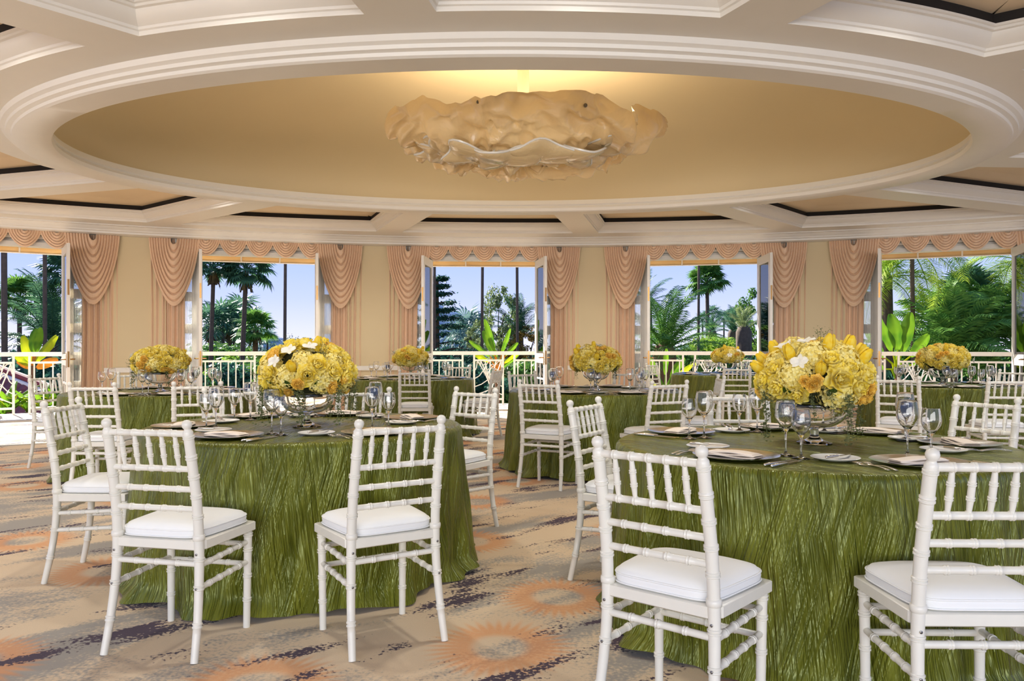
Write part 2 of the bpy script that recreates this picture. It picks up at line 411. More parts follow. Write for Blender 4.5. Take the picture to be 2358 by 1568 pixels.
# flat soffit with holes
nW = 140
outer = [Vector((CX+(ray_wall(2*PI*i/nW)+0.05)*math.cos(2*PI*i/nW), CY+(ray_wall(2*PI*i/nW)+0.05)*math.sin(2*PI*i/nW), 0)) for i in range(nW)]
hole = [ell(RA, RB, 2*PI*i/120).to_3d() for i in range(120)]
loops = [outer, hole]+[[p.to_3d() for p in c] for c in coffers]
tris = tessellate_polygon(loops); flat_pts = [p for l in loops for p in l]
m = MB(); m.add([(p.x, p.y, SOF) for p in flat_pts], tris)
under(m.build('soffit', M['ceiling_paint'], smooth=0))
cprof = [(0, 0), (0.03, 0.0), (0.032, 0.028), (0.045, 0.034), (0.05, 0.05), (0.07, 0.062), (0.10, 0.085), (0.118, 0.115), (0.12, 0.128), (0.14, 0.133), (0.14, 0.15), (0.155, 0.154), (0.155, 0.17)]
for poly in coffers:
    m = MB(); rings = [inset(poly, d) for d, z in cprof]; n = len(poly); vs = []
    for rg, (d, z) in zip(rings, cprof): vs += [(p.x, p.y, SOF+z) for p in rg]
    fs = [(j*n+i, j*n+(i+1) % n, (j+1)*n+(i+1) % n, (j+1)*n+i) for j in range(len(cprof)-1) for i in range(n)]
    m.add(vs, fs); under(m.build('crown_moulding', M['ceiling_paint'], smooth=25))
    r0 = inset(poly, 0.155); r1 = inset(poly, 0.135); m = MB()
    m.add([(p.x, p.y, SOF+.17) for p in r0]+[(p.x, p.y, SOF+.172) for p in r1]+[(p.x, p.y, SOF+.30) for p in r1], [(j*n+i, j*n+(i+1) % n, (j+1)*n+(i+1) % n, (j+1)*n+i) for j in range(2) for i in range(n)])
    under(m.build('shadow_gap', M['gap_black'], smooth=0))
    r1 = inset(poly, 0.13); r2 = inset(poly, 0.30); r3 = inset(poly, 0.42); m = MB(); vs = []
    for rg, z in ((r1, .24), (r2, .255), (r3, .29)): vs += [(p.x, p.y, SOF+z) for p in rg]
    m.add(vs, [(j*n+i, j*n+(i+1) % n, (j+1)*n+(i+1) % n, (j+1)*n+i) for j in range(2) for i in range(n)])
    t3 = tessellate_polygon([[p.to_3d() for p in r3]]); m.add([(p.x, p.y, SOF+.29) for p in r3], t3)
    under(m.build('coffer_panel', M['panel_cream'], smooth=60))
# the oval ring: stepped moulding, flat underside, inner lip
rp = [(0.0, SOF+.002), (-0.02, SOF-.035), (-0.055, SOF-.05), (-0.06, SOF-.075), (-0.10, SOF-.085), (-0.105, RINGZ+.012), (-0.13, RINGZ), (-0.40, RINGZ), (-0.425, RINGZ+.012), (-0.435, RINGZ+.05), (-0.405, RINGZ+.085), (-0.425, RINGZ+.10), (-0.41, RINGZ+.16), (-0.20, RINGZ+.165)]
m = MB(); n = 200
m.grid(lambda u, v: (0, 0, 0), 2, 2) if False else None
vs = []
for i in range(n):
    ps = 2*PI*i/n
    for d, z in rp:
        q = ell(RA+d, RB+d*0.86, ps); vs.append((q.x, q.y, z))
kk = len(rp)
m.add(vs, [(i*kk+a, ((i+1) % n)*kk+a, ((i+1) % n)*kk+a+1, i*kk+a+1) for i in range(n) for a in range(kk-1)])
under(m.build('dome_ring', M['ceiling_paint'], smooth=28))
# dome shell
m = MB(); n = 160; rows = 26; vs = []
for i in range(n):
    ps = 2*PI*i/n
    for j in range(rows):
        t = (PI/2)*j/(rows-1)
        r = math.cos(t)**(2/2.5) if j < rows-1 else 0.0; z = 1.02*math.sin(t)**(2/2.5)
        q = ell((RA-.20)*r, (RB-.16)*r, ps); vs.append((q.x, q.y, RINGZ+.165+z))
m.add(vs, [(i*rows+a, i*rows+a+1, ((i+1) % n)*rows+a+1, ((i+1) % n)*rows+a) for i in range(n) for a in range(rows-1)])
under(m.build('dome', M['dome_paint'], smooth=80))
# roof slab above, keeps the sky out
m = MB(); n = len(outer)
m.add([(p.x, p.y, 4.45) for p in outer]+[(p.x, p.y, 4.65) for p in outer], [tuple(range(n))[::-1], tuple(range(n, 2*n))]+[(i, (i+1) % n, (i+1) % n+n, i+n) for i in range(n)])
under(m.build('roof_slab', M['stucco'], smooth=0))

# ------------------------------------------------------------------ cloud-shaped resin light fixture
fx = tag(empty('cloud_light_fixture', (0.115, CY, 3.54)), 'sculpted cream cloud-shaped light fixture with glassy edges under the dome', 'light fixture')
def cloud_shell(ax, ay, h, seed, amp, z0, lobes):
    def fn(u, v):
        a = 2*PI*u; t = v
        r = (1-t**2.3)**0.62 if t < 1 else 0.0
        wob = 1+0.05*math.sin(lobes*a+seed)+0.04*math.sin((lobes+4)*a-seed*2)
        x = ax*r*wob*math.cos(a); y = ay*r*wob*math.sin(a); z = z0-h*t**0.85+(1-t)**2*0.07*math.sin(5*a+seed)
        p = Vector((x, y, z)); q = p*1.5+Vector((seed, seed*2, 0))
        w = Vector((noise.noise(q), noise.noise(q+Vector((7, 3, 1))), noise.noise(q+Vector((1, 9, 4)))))
        f = noise.noise(p*2.6+w*1.7+Vector((seed, 0, 3))); g = 1-abs(noise.noise(p*3.4+w*2.6+Vector((4, seed, 0))))*2.2
        nrm = Vector((x/ax**2, y/ay**2, -0.5/h)).normalized()
        fine = 1-abs(noise.noise(p*6.0+w*3.5+Vector((seed, 2, 5))))*2.4
        return p+nrm*(f*amp*1.1+g*amp*0.6+fine*amp*0.30)
    return fn
m = MB().grid(cloud_shell(1.28, 0.95, 0.47, 2.0, 0.12, -0.02, 7), 190, 64, cu=True)
o = m.build('cloud_shell', M['resin_cloud'], fx, smooth=180)
for i, (a0, rz) in enumerate([(205, 0.72), (232, .8), (255, .78), (281, .8), (305, .74), (330, .72), (352, .7), (182, .72)]):
    a = math.radians(a0); cx_, cy_ = 0.70*math.cos(a)*1.1, 0.50*math.sin(a)
    def lobe(u, v, i=i, cx_=cx_, cy_=cy_, a=a):
        b = 2*PI*u; t = v; r = math.sin(t*PI*0.5)**0.8*(0.29+0.05*math.sin(3*b+i)+0.03*math.sin(5*b-i)); z = -0.475-0.09*math.cos(t*PI*0.5)+0.05*math.sin(3*b+i*2)*t+.03*math.sin(i*2.3)
        if abs(math.cos(a)) > .8: z += 0.16
        return (cx_+r*math.cos(b)*1.15, cy_+r*math.sin(b), z)
    lo = MB().grid(lobe, 40, 12, cu=True).build('glass_lobe', M['resin_edge'], fx, smooth=180); solidify(lo, 0.02)
    MB().tube([lobe(q/40, 1.0) for q in range(41)], 0.011, 6, cap=False).build('lobe_rim', M['china'], lo)
for x_, z_ in ((-0.42, -0.13), (0.55, -0.16)):
    MB().lathe([(0, -0.02), (0.016, -0.02), (0.018, 0.0), (0.012, 0.008), (0, 0.009)], 12, Matrix.Translation((x_, -0.95, z_)) @ Matrix.Rotation(PI/2, 4, 'X')).build('bolt', M['steel_screw'], fx)
MB().lathe([(0.0, -0.30), (0.06, -0.30), (0.06, 0.66), (0.22, 0.67), (0.22, 0.695), (0, 0.70)], 20).build('ceiling_mount', M['dome_paint'], fx)

# its bulbs, seated inside the shell and shining up into the dome
for q in range(6):
    a = 2*PI*(q+.5)/6; d = bpy.data.lights.new('bulb', 'POINT'); d.energy = 10.5; d.color = (1.0, 0.95, 0.87); d.shadow_soft_size = 0.20
    b_ = bpy.data.objects.new('bulb', d); COL.objects.link(b_); b_.parent = fx; b_.location = (0.80*math.cos(a), 0.58*math.sin(a), -0.06)

# fill spots added unseen inside the coffers to brighten tables and floor
for poly in coffers:
    rim = inset(poly, 0.58)
    for f in (0.5,):
        q = rim[19+int(18*f)]
        d = bpy.data.lights.new('coffer_fill_spot', 'SPOT'); d.energy = 72; d.color = (1.0, 0.97, 0.92); d.spot_size = math.radians(150); d.spot_blend = 0.9; d.shadow_soft_size = 0.10
        o = bpy.data.objects.new('coffer_fill_spot', d); COL.objects.link(o); o.parent = ceil; o.location = (q.x, q.y-8, 0.20)
# ------------------------------------------------------------------ window bays (local axes: x along the wall, y outward, z up)
WNAME = ['red roof', 'fan palm', 'bird-of-paradise', 'date palm', 'jungle']
def bay(th):
    q = arc(th, WR); return (q.x, q.y, 0), -th

def rect_frame(mb, x0, x1, z0, z1, w, y0, y1):
    for (a, b, c, d) in ((x0, x0+w, z0, z1), (x1-w, x1, z0, z1), (x0+w, x1-w, z1-w, z1), (x0+w, x1-w, z0, z0+w)):
        mb.box(((a+b)/2, (y0+y1)/2, (c+d)/2), (b-a, y1-y0, d-c))
OPEN = 0.97; DTOP = 2.78
PROTO = {}
def win_meshes():
    fr_ = MB()
    # jambs, mullions either side of the door opening, threshold and header
    for s in (-1, 1):
        fr_.box((s*(HALF-0.04), 0.08, 1.49), (0.08, 0.20, 2.98)); fr_.box((s*(OPEN+0.035), 0.08, 1.49), (0.07, 0.18, 2.98))
        x0, x1 = sorted((s*(OPEN+.07), s*(HALF-.08)))
        for z, hgt in ((0.10, 0.20), (0.55, 0.15), (0.975, 0.17), (1.50, 0.16), (2.06, 0.16), (2.62, 0.14)):
            fr_.box(((x0+x1)/2, 0.08, z), (x1-x0, 0.06, hgt))
        fr_.box((s*(HALF-.13), .08, 1.35), (.10, .06, 2.7)); fr_.box((s*(OPEN+.11), .08, 1.35), (.08, .06, 2.7))
    PROTO['win_frame'] = fr_.mesh('window_frame', 30)
    hd = MB()
    hd.box((0, 0.08, DTOP+.045), (2*HALF-.16, 0.22, 0.07)); hd.box((0, 0.10, DTOP+.10), (2*HALF-.16, 0.14, 0.05)); hd.box((0, 0.07, DTOP+.155), (2*HALF-.16, 0.18, 0.05)); hd.box((0, 0.10, DTOP+.19), (2*HALF-.16, 0.12, 0.04))
    PROTO['win_header'] = hd.mesh('window_header', 30)
    PROTO['threshold'] = MB().box((0, 0.12, 0.012), (2*OPEN, 0.26, 0.025)).mesh('threshold', 0)
    pn = []
    for s in (-1, 1):
        x0, x1 = sorted((s*(OPEN+.15), s*(HALF-.18)))
        for z0, z1 in ((.20, .475), (.625, .89), (1.06, 1.42), (1.58, 1.98), (2.14, 2.55)):
            pn.append(MB().box(((x0+x1)/2, 0.08, (z0+z1)/2), (x1-x0, 0.006, z1-z0)).mesh('pane', 0))
    PROTO['win_panes'] = pn
    # door leaf: hinge on the z axis, leaf runs along +x, thickness in y
    L, T = 0.92, 0.045; d = MB()
    for x0, x1, z0, z1 in ((0, .12, 0.02, DTOP-.01), (L-.12, L, .02, DTOP-.01), (.12, L-.12, DTOP-.15, DTOP-.01), (.12, L-.12, .90, 1.07), (.12, L-.12, .02, .28)):
        d.box(((x0+x1)/2, 0, (z0+z1)/2), (x1-x0, T, z1-z0))
    PROTO['leaf'] = d.mesh('leaf_frame', 0)
    mu = MB(); mu.box((L/2, 0, .59), (.03, .03, .62)); mu.box((L/2, 0, .62), (L-.24, .03, .03)); PROTO['muntin'] = mu.mesh('muntin', 0)
    PROTO['leaf_panes'] = [MB().box((L/2, 0, 1.85), (L-.24, .006, 1.56)).mesh('pane', 0), MB().box((L/2, 0, .59), (L-.24, .006, .62)).mesh('pane', 0)]
    h = MB(); h.box((L-.06, 0, .98), (.045, T+.012, .22))
    for s in (-1, 1):
        h.tube([(L-.06, s*.02, 1.0), (L-.06, s*.075, 1.0), (L-.075, s*.085, 1.0), (L-.20, s*.085, .995)], [.011, .011, .012, .009], 8)
    PROTO['handle'] = h.mesh('handle', 40)
    PROTO['lock'] = MB().box((L+.002, 0, 1.0), (.006, .026, .24)).mesh('lock_plate', 0)
    PROTO['bolt'] = MB().box((L+.002, 0, 2.1), (.006, .026, .24)).mesh('flush_bolt', 0)
    hi = MB()
    for z in (0.3, 1.4, 2.5): hi.lathe([(0, z-.05), (.011, z-.05), (.011, z+.05), (0, z+.05)], 10)
    PROTO['hinge'] = hi.mesh('hinge', 40)
    return L
LEAF = win_meshes()

def swag_fn(w, d, folds, a0, amp, bulge, seed, tail=0.0):
    rnd = random.Random(seed); ph = rnd.random()*6
    def fn(u, v):
        t = u; phi = PI*(1-v)
        a = a0+(w/2-a0)*t; dd = d*(0.10+0.90*t**0.9)
        s_, c_ = math.sin(phi), math.cos(phi)
        x = a*c_*(1-0.34*(t**.6)*s_); z = -dd*s_**0.82 if s_ > 1e-6 else 0.0
        saw = (t*folds) % 1.0
        fold = amp*(math.sin(2*PI*t*folds)+0.35*math.sin(4*PI*t*folds+1))
        if t > 0.90: fold *= (1-t)/0.10
        sag = 0.25*amp*math.sin(9*v+ph+t*11)*s_
        y = -bulge*(0.25+0.75*s_**0.7)*(0.45+0.55*math.sin(PI*min(1, 0.25+t*0.75)))-fold*(0.55+0.45*s_)-sag
        z += 0.30*amp*math.cos(2*PI*t*folds)*s_
        return (x, y, z)
    return fn
def drape_fn(w, h, pleats, amp, seed):
    rnd = random.Random(seed); ph = [rnd.random()*6 for _ in range(4)]
    def fn(u, v):
        z = -h*v
        x = w*(u-.5)*(1-0.05*math.sin(PI*v))+0.006*math.sin(5*v+ph[0])
        uu = u+0.018*math.sin(2*PI*u*2+ph[1])
        y = -amp*(math.sin(2*PI*pleats*uu)+.4*math.sin(4*PI*pleats*uu+ph[2]))*(0.75+.25*math.sin(3*u*6+ph[3]))-0.01*math.sin(2*v+u*9)
        return (x, y, z)
    return fn
bigsw = [MB().grid(swag_fn(.80, 1.14, 8.5, .05, .027, .12, s), 110, 34).mesh('swag', 180) for s in (1, 2)]
smallsw = [MB().grid(swag_fn(.46, .27, 5.5, .03, .016, .06, s+5), 64, 26).mesh('swag', 180) for s in range(3)]
drapes = [MB().grid(drape_fn(.56, 3.0, 6.5, .034, s), 120, 14).mesh('drape', 180) for s in (1, 2)]
sheers = [MB().grid(drape_fn(.34, 2.8, 8, .012, s+9), 70, 8).mesh('sheer', 180) for s in (1,)]
tailm = MB().grid(lambda u, v: ((u-.5)*.13*(0.5+v*.8), -.02-.01*math.sin(8*u), -.42*v-.05*math.sin(PI*u)), 12, 8).mesh('swag_tail', 180)

nd_ = 0
for i, th in enumerate(WTH):
    loc, rz = bay(th)
    wn = tag(empty('window_%d' % (i+1), loc, rz), ['white framed french window looking onto the red tiled roof', 'white framed french window looking onto the two fan palms', 'white framed french window looking onto the bird-of-paradise plant', 'white framed french window looking onto the wide date palm', 'white framed french window filled with dense palm fronds'][i], 'window', kind='structure')
    obj('window_frame', PROTO['win_frame'], M['white_paint'], wn); obj('window_header', PROTO['win_header'], M['white_paint'], wn); obj('threshold', PROTO['threshold'], M['stone_floor'], wn)
    for pm in PROTO['win_panes']: obj('pane', pm, M['pane_glass'], wn)
    for s in (-1, 1):
        if i == 0 and s == -1: continue
        nd_ += 1
        q = Matrix.Rotation(rz, 4, 'Z') @ Vector((s*(OPEN-.005), -0.05, 0)) + Vector(loc)
        bey = {(0, 1): 3, (1, -1): -4, (1, 1): -2, (2, -1): 7, (2, 1): 6, (3, -1): -1, (3, 1): 7, (4, -1): 1, (4, 1): 5}[(i, s)]
        a = -PI/2+s*math.radians(bey)
        side = 'beside the curtain toward the %s window' % (WNAME[i+s] if 0 <= i+s < 5 else 'room corner')
        d = tag(empty('door_%d' % nd_, q, rz+a), 'open white glazed door leaf of the %s window, %s' % (WNAME[i], side), 'door', kind='structure')
        obj('leaf_frame', PROTO['leaf'], M['white_paint'], d); obj('muntin', PROTO['muntin'], M['white_paint'], d)
        for pm in PROTO['leaf_panes']: obj('pane', pm, M['pane_glass'], d)
        obj('handle', PROTO['handle'], M['brass'], d); obj('lock_plate', PROTO['lock'], M['brass'], d); obj('flush_bolt', PROTO['bolt'], M['brass'], d); obj('hinge', PROTO['hinge'], M['brass'], d)
    # valance of five small swags
    va = tag(empty('valance', Vector(loc)+Matrix.Rotation(rz, 3, 'Z') @ Vector((0, -.14, CORN)), rz), 'peach valance of five small swags over the %s window' % WNAME[i], 'valance', 'peach valances over the french windows')
    for q in range(5):
        obj('swag', smallsw[q % 3], M['curtain_peach'], va, ((q-2)*.438, 0, 0))
    MB().box((0, .07, -.012), (2.5, .03, .024)).build('header_board', M['curtain_peach'], va)
    for s in (-1, 1):
        if i == 0 and s == -1: continue
        nb_ = WNAME[i+s] if 0 <= i+s < 5 else None
        side = ('next to the %s window' % nb_) if nb_ else 'next to the end of the wall'
        cu = tag(empty('curtain', Vector(loc)+Matrix.Rotation(rz, 3, 'Z') @ Vector((s*1.40, -.10, 0)), rz), 'peach swagged curtain of the %s window, %s' % (WNAME[i], side), 'curtain', 'peach swagged curtains')
        obj('drape', drapes[(i+(s > 0)) % 2], M['curtain_peach'], cu, (s*.09, 0.02, CORN-.005))
        obj('swag', bigsw[(i+(s > 0)) % 2], M['curtain_peach'], cu, (-s*.02, -.06, CORN-.003))
        if abs(s) and i != 2 or True: obj('sheer', sheers[0], M['sheer_white'], cu, (-s*.16, .07, CORN-.05))

# ------------------------------------------------------------------ balcony
BR = WR+1.75
m = MB()
arc_ = arc_block(-0.80, 0.80, WR+.27, BR+.22, -.28, -.01, 60)
tag(arc_.build('floor_balcony', M['stone_floor'], smooth=0), 'pale stone balcony floor outside the french windows', 'floor', kind='structure')
RT = 1.095
def leaf_panel(w, z0, z1, seed):
    """pierced panel: arching stems with veins, like reeds"""
    rnd = random.Random(seed); mb = MB(); h = z1-z0
    base = rnd.uniform(-.12, .12)*w
    stems = []
    for q in range(6):
        x1 = (-.5+(q+.5)/6)*w*1.0; c = []
        for j in range(9):
            t = j/8; x = base+(x1-base)*t**1.5+0.05*w*math.sin(3*t+q); c.append((max(-w/2, min(w/2, x)), 0, z0+h*t))
        stems.append(c); mb.tube(c, .012, 5)
    for q in range(5):
        for j in (2, 3, 4, 5, 6, 7):
            a = Vector(stems[q][j]); b = Vector(stems[q+1][min(8, j+(1 if (q+j+seed) % 2 else 0))])
            mid = (a+b)/2+Vector((0, 0, .035)); mb.tube([a, mid, b], .009, 5)
    for s in (-1, 1):
        for j in range(4):
            z = z0+h*(.1+.22*j); xe = s*w/2; tgt = stems[0 if s < 0 else 5][min(8, 2+2*j)]
            mb.tube([(xe, 0, z), ((xe+tgt[0])/2, 0, z+.05), tgt], .010, 5)
    return mb
def bars(mb, x0, x1, n, z0, z1, w):
    for q in range(n): 
        x = x0+(x1-x0)*(q+.5)/n; mb.box((x, 0, (z0+z1)/2), (w, w, z1-z0))
pick = MB().box((0, 0, .5), (.022, .022, 0.81)).mesh('picket', 0)
post = MB().box((0, 0, .5275), (.04, .04, 1.055)).mesh('post', 0)
panels = [leaf_panel(.56, .12, .90, s).mesh('leaf_panel', 60) for s in (1, 2)]
PW = .60
def railing(th, lab, layout):
    q = arc(th, BR); r = tag(empty('balcony_railing', (q.x, q.y, -.01), -th), lab, 'railing', 'white balcony railing bays')
    half = BR*math.tan(math.radians(7.1))-.012; obj('top_rail', MB().box((0, 0, RT-.03), (2*half, .09, .075)).mesh('top_rail', 0), M['railing_white'], r)
    xs = [-half]+sorted(layout)+[half]
    pcs = []
    for c in layout: pcs += [c-PW/2, c+PW/2]
    spans = []; prev = -half
    for c in sorted(layout):
        spans.append((prev, c-PW/2-.24)); prev = c+PW/2+.24
        for x in (c-PW/2-.24, c-PW/2, c+PW/2, c+PW/2+.24): obj('post', post, M['railing_white'], r, (x, 0, 0))
        obj('leaf_panel', panels[len(spans) % 2], M['railing_white'], r, (c, 0, 0))
        for z in (.915, .105): obj('cross_rail', MB().box((c, 0, z), (PW, .035, .035)).mesh('cross_rail', 0), M['railing_white'], r)
    spans.append((prev, half))
    for a, b in spans:
        if b-a < .1: continue
        for z in (.915, .105): obj('cross_rail', MB().box(((a+b)/2, 0, z), (b-a, .035, .035)).mesh('cross_rail', 0), M['railing_white'], r)
        n = max(1, int((b-a)/.135))
        for j in range(n): obj('picket', pick, M['railing_white'], r, (a+(b-a)*(j+.5)/n, 0, 0))
    return r
for i, (th, lay) in enumerate(zip(WTH, ([-.05], [.42], [.12], [.22], [-.35]))):
    railing(th, 'white metal balcony railing with pierced leaf panel outside the %s window' % WNAME[i], lay)

# awnings outside, hung above the doors
for i, th in enumerate(WTH):
    q = arc(th, WR); aw = tag(empty('awning', (q.x, q.y, 0), -th), 'tan canvas awning above the %s window' % WNAME[i], 'awning', 'tan canvas awnings over the balcony')
    h = WR*math.tan(math.radians(7.0))
    o = MB().grid(lambda u, v: ((u-.5)*2*h*.96, .30+.85*v, 3.28-.325*v+.008*math.sin(u*40)), 40, 5).build('awning_canvas', M['awning_cloth'], aw); solidify(o, .004)
    o = MB().grid(lambda u, v: ((u-.5)*2*h*.96, 1.16+.004*math.sin(u*60), 2.955-.16*v), 40, 3).build('awning_valance', M['awning_cloth'], aw); solidify(o, .004)
    for x in (-1.9, -1.1, -.35, .35, 1.1, 1.9): MB().tube([(x, .30, 3.26), (x, 1.14, 2.94), (x, 1.14, 2.80)], .014, 6).build('awning_rib', M['railing_white'], aw)
    MB().tube([(-h, 1.15, 2.795), (h, 1.15, 2.795)], .012, 6).build('front_bar', M['railing_white'], aw)
# ------------------------------------------------------------------ chiavari chair (origin on the floor between the back posts, +y is the front)
def ringed(pts_fn, L, rad, rings, n=12, steps=None, rw=.006, rh=.0032, ends=None):
    """tube along pts_fn(t) with double bamboo ridges at the given t"""
    ts = {0.0, 1.0}
    for i in range(1, 9): ts.add(i/9)
    mods = []
    for r in rings:
        for k_ in (-1, 1):
            c = r+k_*rw*.85/L; mods.append(c)
            for q, hgt in ((-.75, 0), (-.35, 1), (.35, 1), (.75, 0)): ts.add(round(c+q*rw/L, 6))
    ts = sorted(t for t in ts if 0 <= t <= 1); P_, R_ = [], []
    for t in ts:
        r = rad(t)
        for c in mods:
            if abs(t-c) < .5*rw/L: r = rad(t)+rh; break
        P_.append(pts_fn(t)); R_.append(r)
    if ends:
        for dt, r in ends: P_.append(pts_fn(1+dt)); R_.append(r)
    return MB().tube(P_, R_, n)
def spline(pts):
    pts = [Vector(p) for p in pts]; n = len(pts)-1
    zs = [p.z for p in pts]
    def f(t):
        x = max(0, min(t, 1))*n; i = min(int(x), n-1); u = x-i
        p0, p1, p2, p3 = pts[max(i-1, 0)], pts[i], pts[i+1], pts[min(i+2, n)]
        q = 0.5*((2*p1)+(p2-p0)*u+(2*p0-5*p1+4*p2-p3)*u*u+(3*p1-p0-3*p2+p3)*u**3)
        if t > 1: q = pts[-1]+(pts[-1]-pts[-2]).normalized()*(t-1)
        return q
    return f
BK = [(.197, -.055, 0), (.190, -.022, .16), (.183, -.003, .32), (.180, 0, .46), (.179, -.012, .60), (.177, -.036, .74), (.175, -.062, .875)]
def back_at(z):
    for a, b in zip(BK, BK[1:]):
        if a[2] <= z <= b[2]:
            t = (z-a[2])/(b[2]-a[2]); return Vector((a[0]+(b[0]-a[0])*t, a[1]+(b[1]-a[1])*t, z))
    return Vector(BK[-1])
FIN = [(.006, .0155), (.010, .0125), (.014, .0125), (.019, .0175), (.030, .0195), (.040, .0165), (.046, .009), (.048, .001)]
def chair_meshes():
    me = {}
    for s, nm in ((-1, 'bl'), (1, 'br')):
        f = spline([(s*x, y, z) for x, y, z in BK])
        rings = [.14, .28, .40, .60, .695, .785, .875, .965]
        me[nm] = ringed(f, .88, lambda t: .0145+.0045*min(1, t/.45), rings, 14, ends=FIN).mesh('back_post', 50)
        f2 = lambda t, s=s: Vector((s*(.182+.004*t), .335+.006*t, .425*t))
        me['f'+nm[1]] = ringed(f2, .425, lambda t: .0145+.003*t, [.28, .52, .78, .93], 14).mesh('front_leg', 50)
    def rail(z, r, nr, name):
        a = back_at(z); b = a.copy(); b.x = -a.x
        L = (a-b).length; return ringed(lambda t: b.lerp(a, t), L, lambda t: r, [(i+1)/(nr+1) for i in range(nr)], 10, rw=.005, rh=.0025).mesh(name, 50)
    me['top'] = rail(.868, .0125, 5, 'top_rail'); me['mid'] = rail(.730, .0118, 5, 'back_rail'); me['r3'] = rail(.650, .0115, 4, 'back_rail'); me['r4'] = rail(.572, .0115, 4, 'back_rail')
    me['bs'] = rail(.36, .0115, 3, 'stretcher')
    me['sp'] = []
    for i in range(5):
        u = (i+1)/6*2-1; a = back_at(.738); b = back_at(.862); A = Vector((u*a.x, a.y, a.z)); B = Vector((u*b.x, b.y, b.z)); L = (B-A).length
        me['sp'].append(ringed(lambda t: A.lerp(B, t), L, lambda t: .0068+.0035*math.sin(PI*t), [.33, .67], 9, rw=.004, rh=.0022).mesh('spindle', 50))
    def bar(a, b, nr, nm='stretcher'):
        a, b = Vector(a), Vector(b); L = (b-a).length
        return ringed(lambda t: a.lerp(b, t), L, lambda t: .0112, [(i+1)/(nr+1) for i in range(nr)], 10, rw=.005, rh=.0025).mesh(nm, 50)
    me['fs'] = [bar((-.184, .339, z), (.184, .339, z), 3) for z in (.355, .270)]
    me['ss'] = []
    for s in (-1, 1):
        for z in (.365, .280):
            b = back_at(z-.012); me['ss'].append(bar((s*b.x, b.y, z-.012), (s*.184, .338, z), 4))
    # seat frame: trapezoid, bowed front, notched at the back posts
    def outline(g=0.0, n=8):
        pts = []
        for i in range(n+1):
            t = i/n*2-1; pts.append((t*(.214+g), .352+g+.022*(1-t*t)))
        pts = pts[::-1]                          # front right -> left reversed
        left = [(-(.214+g), .352+g), (-(.200+g), .02), (-(.170+g), -.012-g)]
        right = [(.170+g, -.012-g), (.200+g, .02), (.214+g, .352+g)]
        return [p for p in left[1:]]+[p for p in right[:-1]]+pts
    ol = outline(); n = len(ol); sf = MB()
    lev = [(0.006, .412), (0, .416), (0, .448), (0.006, .452)]; vs = []
    for ins, z in lev:
        for x, y in ol: vs.append((x*(1-ins*4), .17+(y-.17)*(1-ins*4), z))
    sf.add(vs, [(j*n+i, j*n+(i+1) % n, (j+1)*n+(i+1) % n, (j+1)*n+i) for j in range(3) for i in range(n)]+[tuple(range(n))[::-1], tuple(3*n+i for i in range(n))])
    me['seat'] = sf.mesh('seat_frame', 40)
    # cushion
    def rounded(g):
        P2 = []
        N = 48
        for i in range(N):
            a = 2*PI*i/N; c, s = math.cos(a), math.sin(a); e = 0.36
            x = abs(c)**e*(1 if c > 0 else -1); y = abs(s)**e*(1 if s > 0 else -1)
            wy = .198+.010*(y+1)/2-.020*(1-(y+1)/2); P2.append((x*wy*g, .172+y*.178*g+(.016*(1-x*x)*g if y > 0 else 0)))
        return P2
    cl = [(.90, .4525), (.985, .458), (1.0, .474), (.992, .484), (.985, .487), (.94, .498), (.80, .507), (.55, .512), (.25, .514)]
    cu = MB(); N = 48; vs = []
    for g, z in cl: vs += [(x, y, z) for x, y in rounded(g)]
    cu.add(vs+[(0, .172, .5145)], [(j*N+i, j*N+(i+1) % N, (j+1)*N+(i+1) % N, (j+1)*N+i) for j in range(len(cl)-1) for i in range(N)]+[(len(vs)-N+i, len(vs)-N+(i+1) % N, len(vs)) for i in range(N)]+[tuple(range(N))[::-1]])
    me['cushion'] = cu.mesh('cushion', 60)
    pp = MB(); r2 = rounded(.995); r2.append(r2[0]); pp.tube([(x, y, .485) for x, y in r2], .0032, 6, cap=False); r3 = rounded(1.0); r3.append(r3[0]); pp.tube([(x, y, .459) for x, y in r3], .0028, 6, cap=False)
    me['piping'] = pp.mesh('piping', 180)
    me['collar'] = []
    for s in (-1, 1):
        b = back_at(.462); me['collar'].append(MB().lathe([(.017, -.013), (.0225, -.010), (.0235, 0), (.0225, .010), (.017, .013)], 16, Matrix.Translation((s*b.x, b.y, b.z))).mesh('collar', 60))
    me['screw'] = []
    for s in (-1, 1):
        for z in (.40, .27):
            b = back_at(z); me['screw'].append(MB().lathe([(0, .0), (.004, .0), (.0045, .003), (.002, .004), (0, .0025)], 10, Matrix.Translation((s*b.x, b.y-.0165, b.z)) @ Matrix.Rotation(PI/2, 4, 'X')).mesh('screw', 40))
    return me
CM = chair_meshes()
def add_chair(x, y, face, label, group, screws=False):
    l = math.hypot(*face); rz = math.atan2(-face[0]/l, face[1]/l)
    c = tag(empty('chiavari_chair', (x, y, 0), rz), label, 'chair', group); w = M['chair_white']
    obj('back_post', CM['bl'], w, c); obj('back_post', CM['br'], w, c); obj('front_leg', CM['fl'], w, c); obj('front_leg', CM['fr'], w, c)
    obj('top_rail', CM['top'], w, c)
    for k_ in ('mid', 'r3', 'r4'): obj('back_rail', CM[k_], w, c)
    for q in CM['sp']: obj('spindle', q, w, c)
    for q in [CM['bs']]+CM['fs']+CM['ss']: obj('stretcher', q, w, c)
    obj('seat_frame', CM['seat'], w, c)
    cu = obj('cushion', CM['cushion'], M['cushion_white'], c); obj('piping', CM['piping'], M['cushion_white'], cu)
    for q in CM['collar']: obj('collar', q, w, c)
    if screws:
        for q in CM['screw']: obj('screw', q, M['steel_screw'], c)
    return c

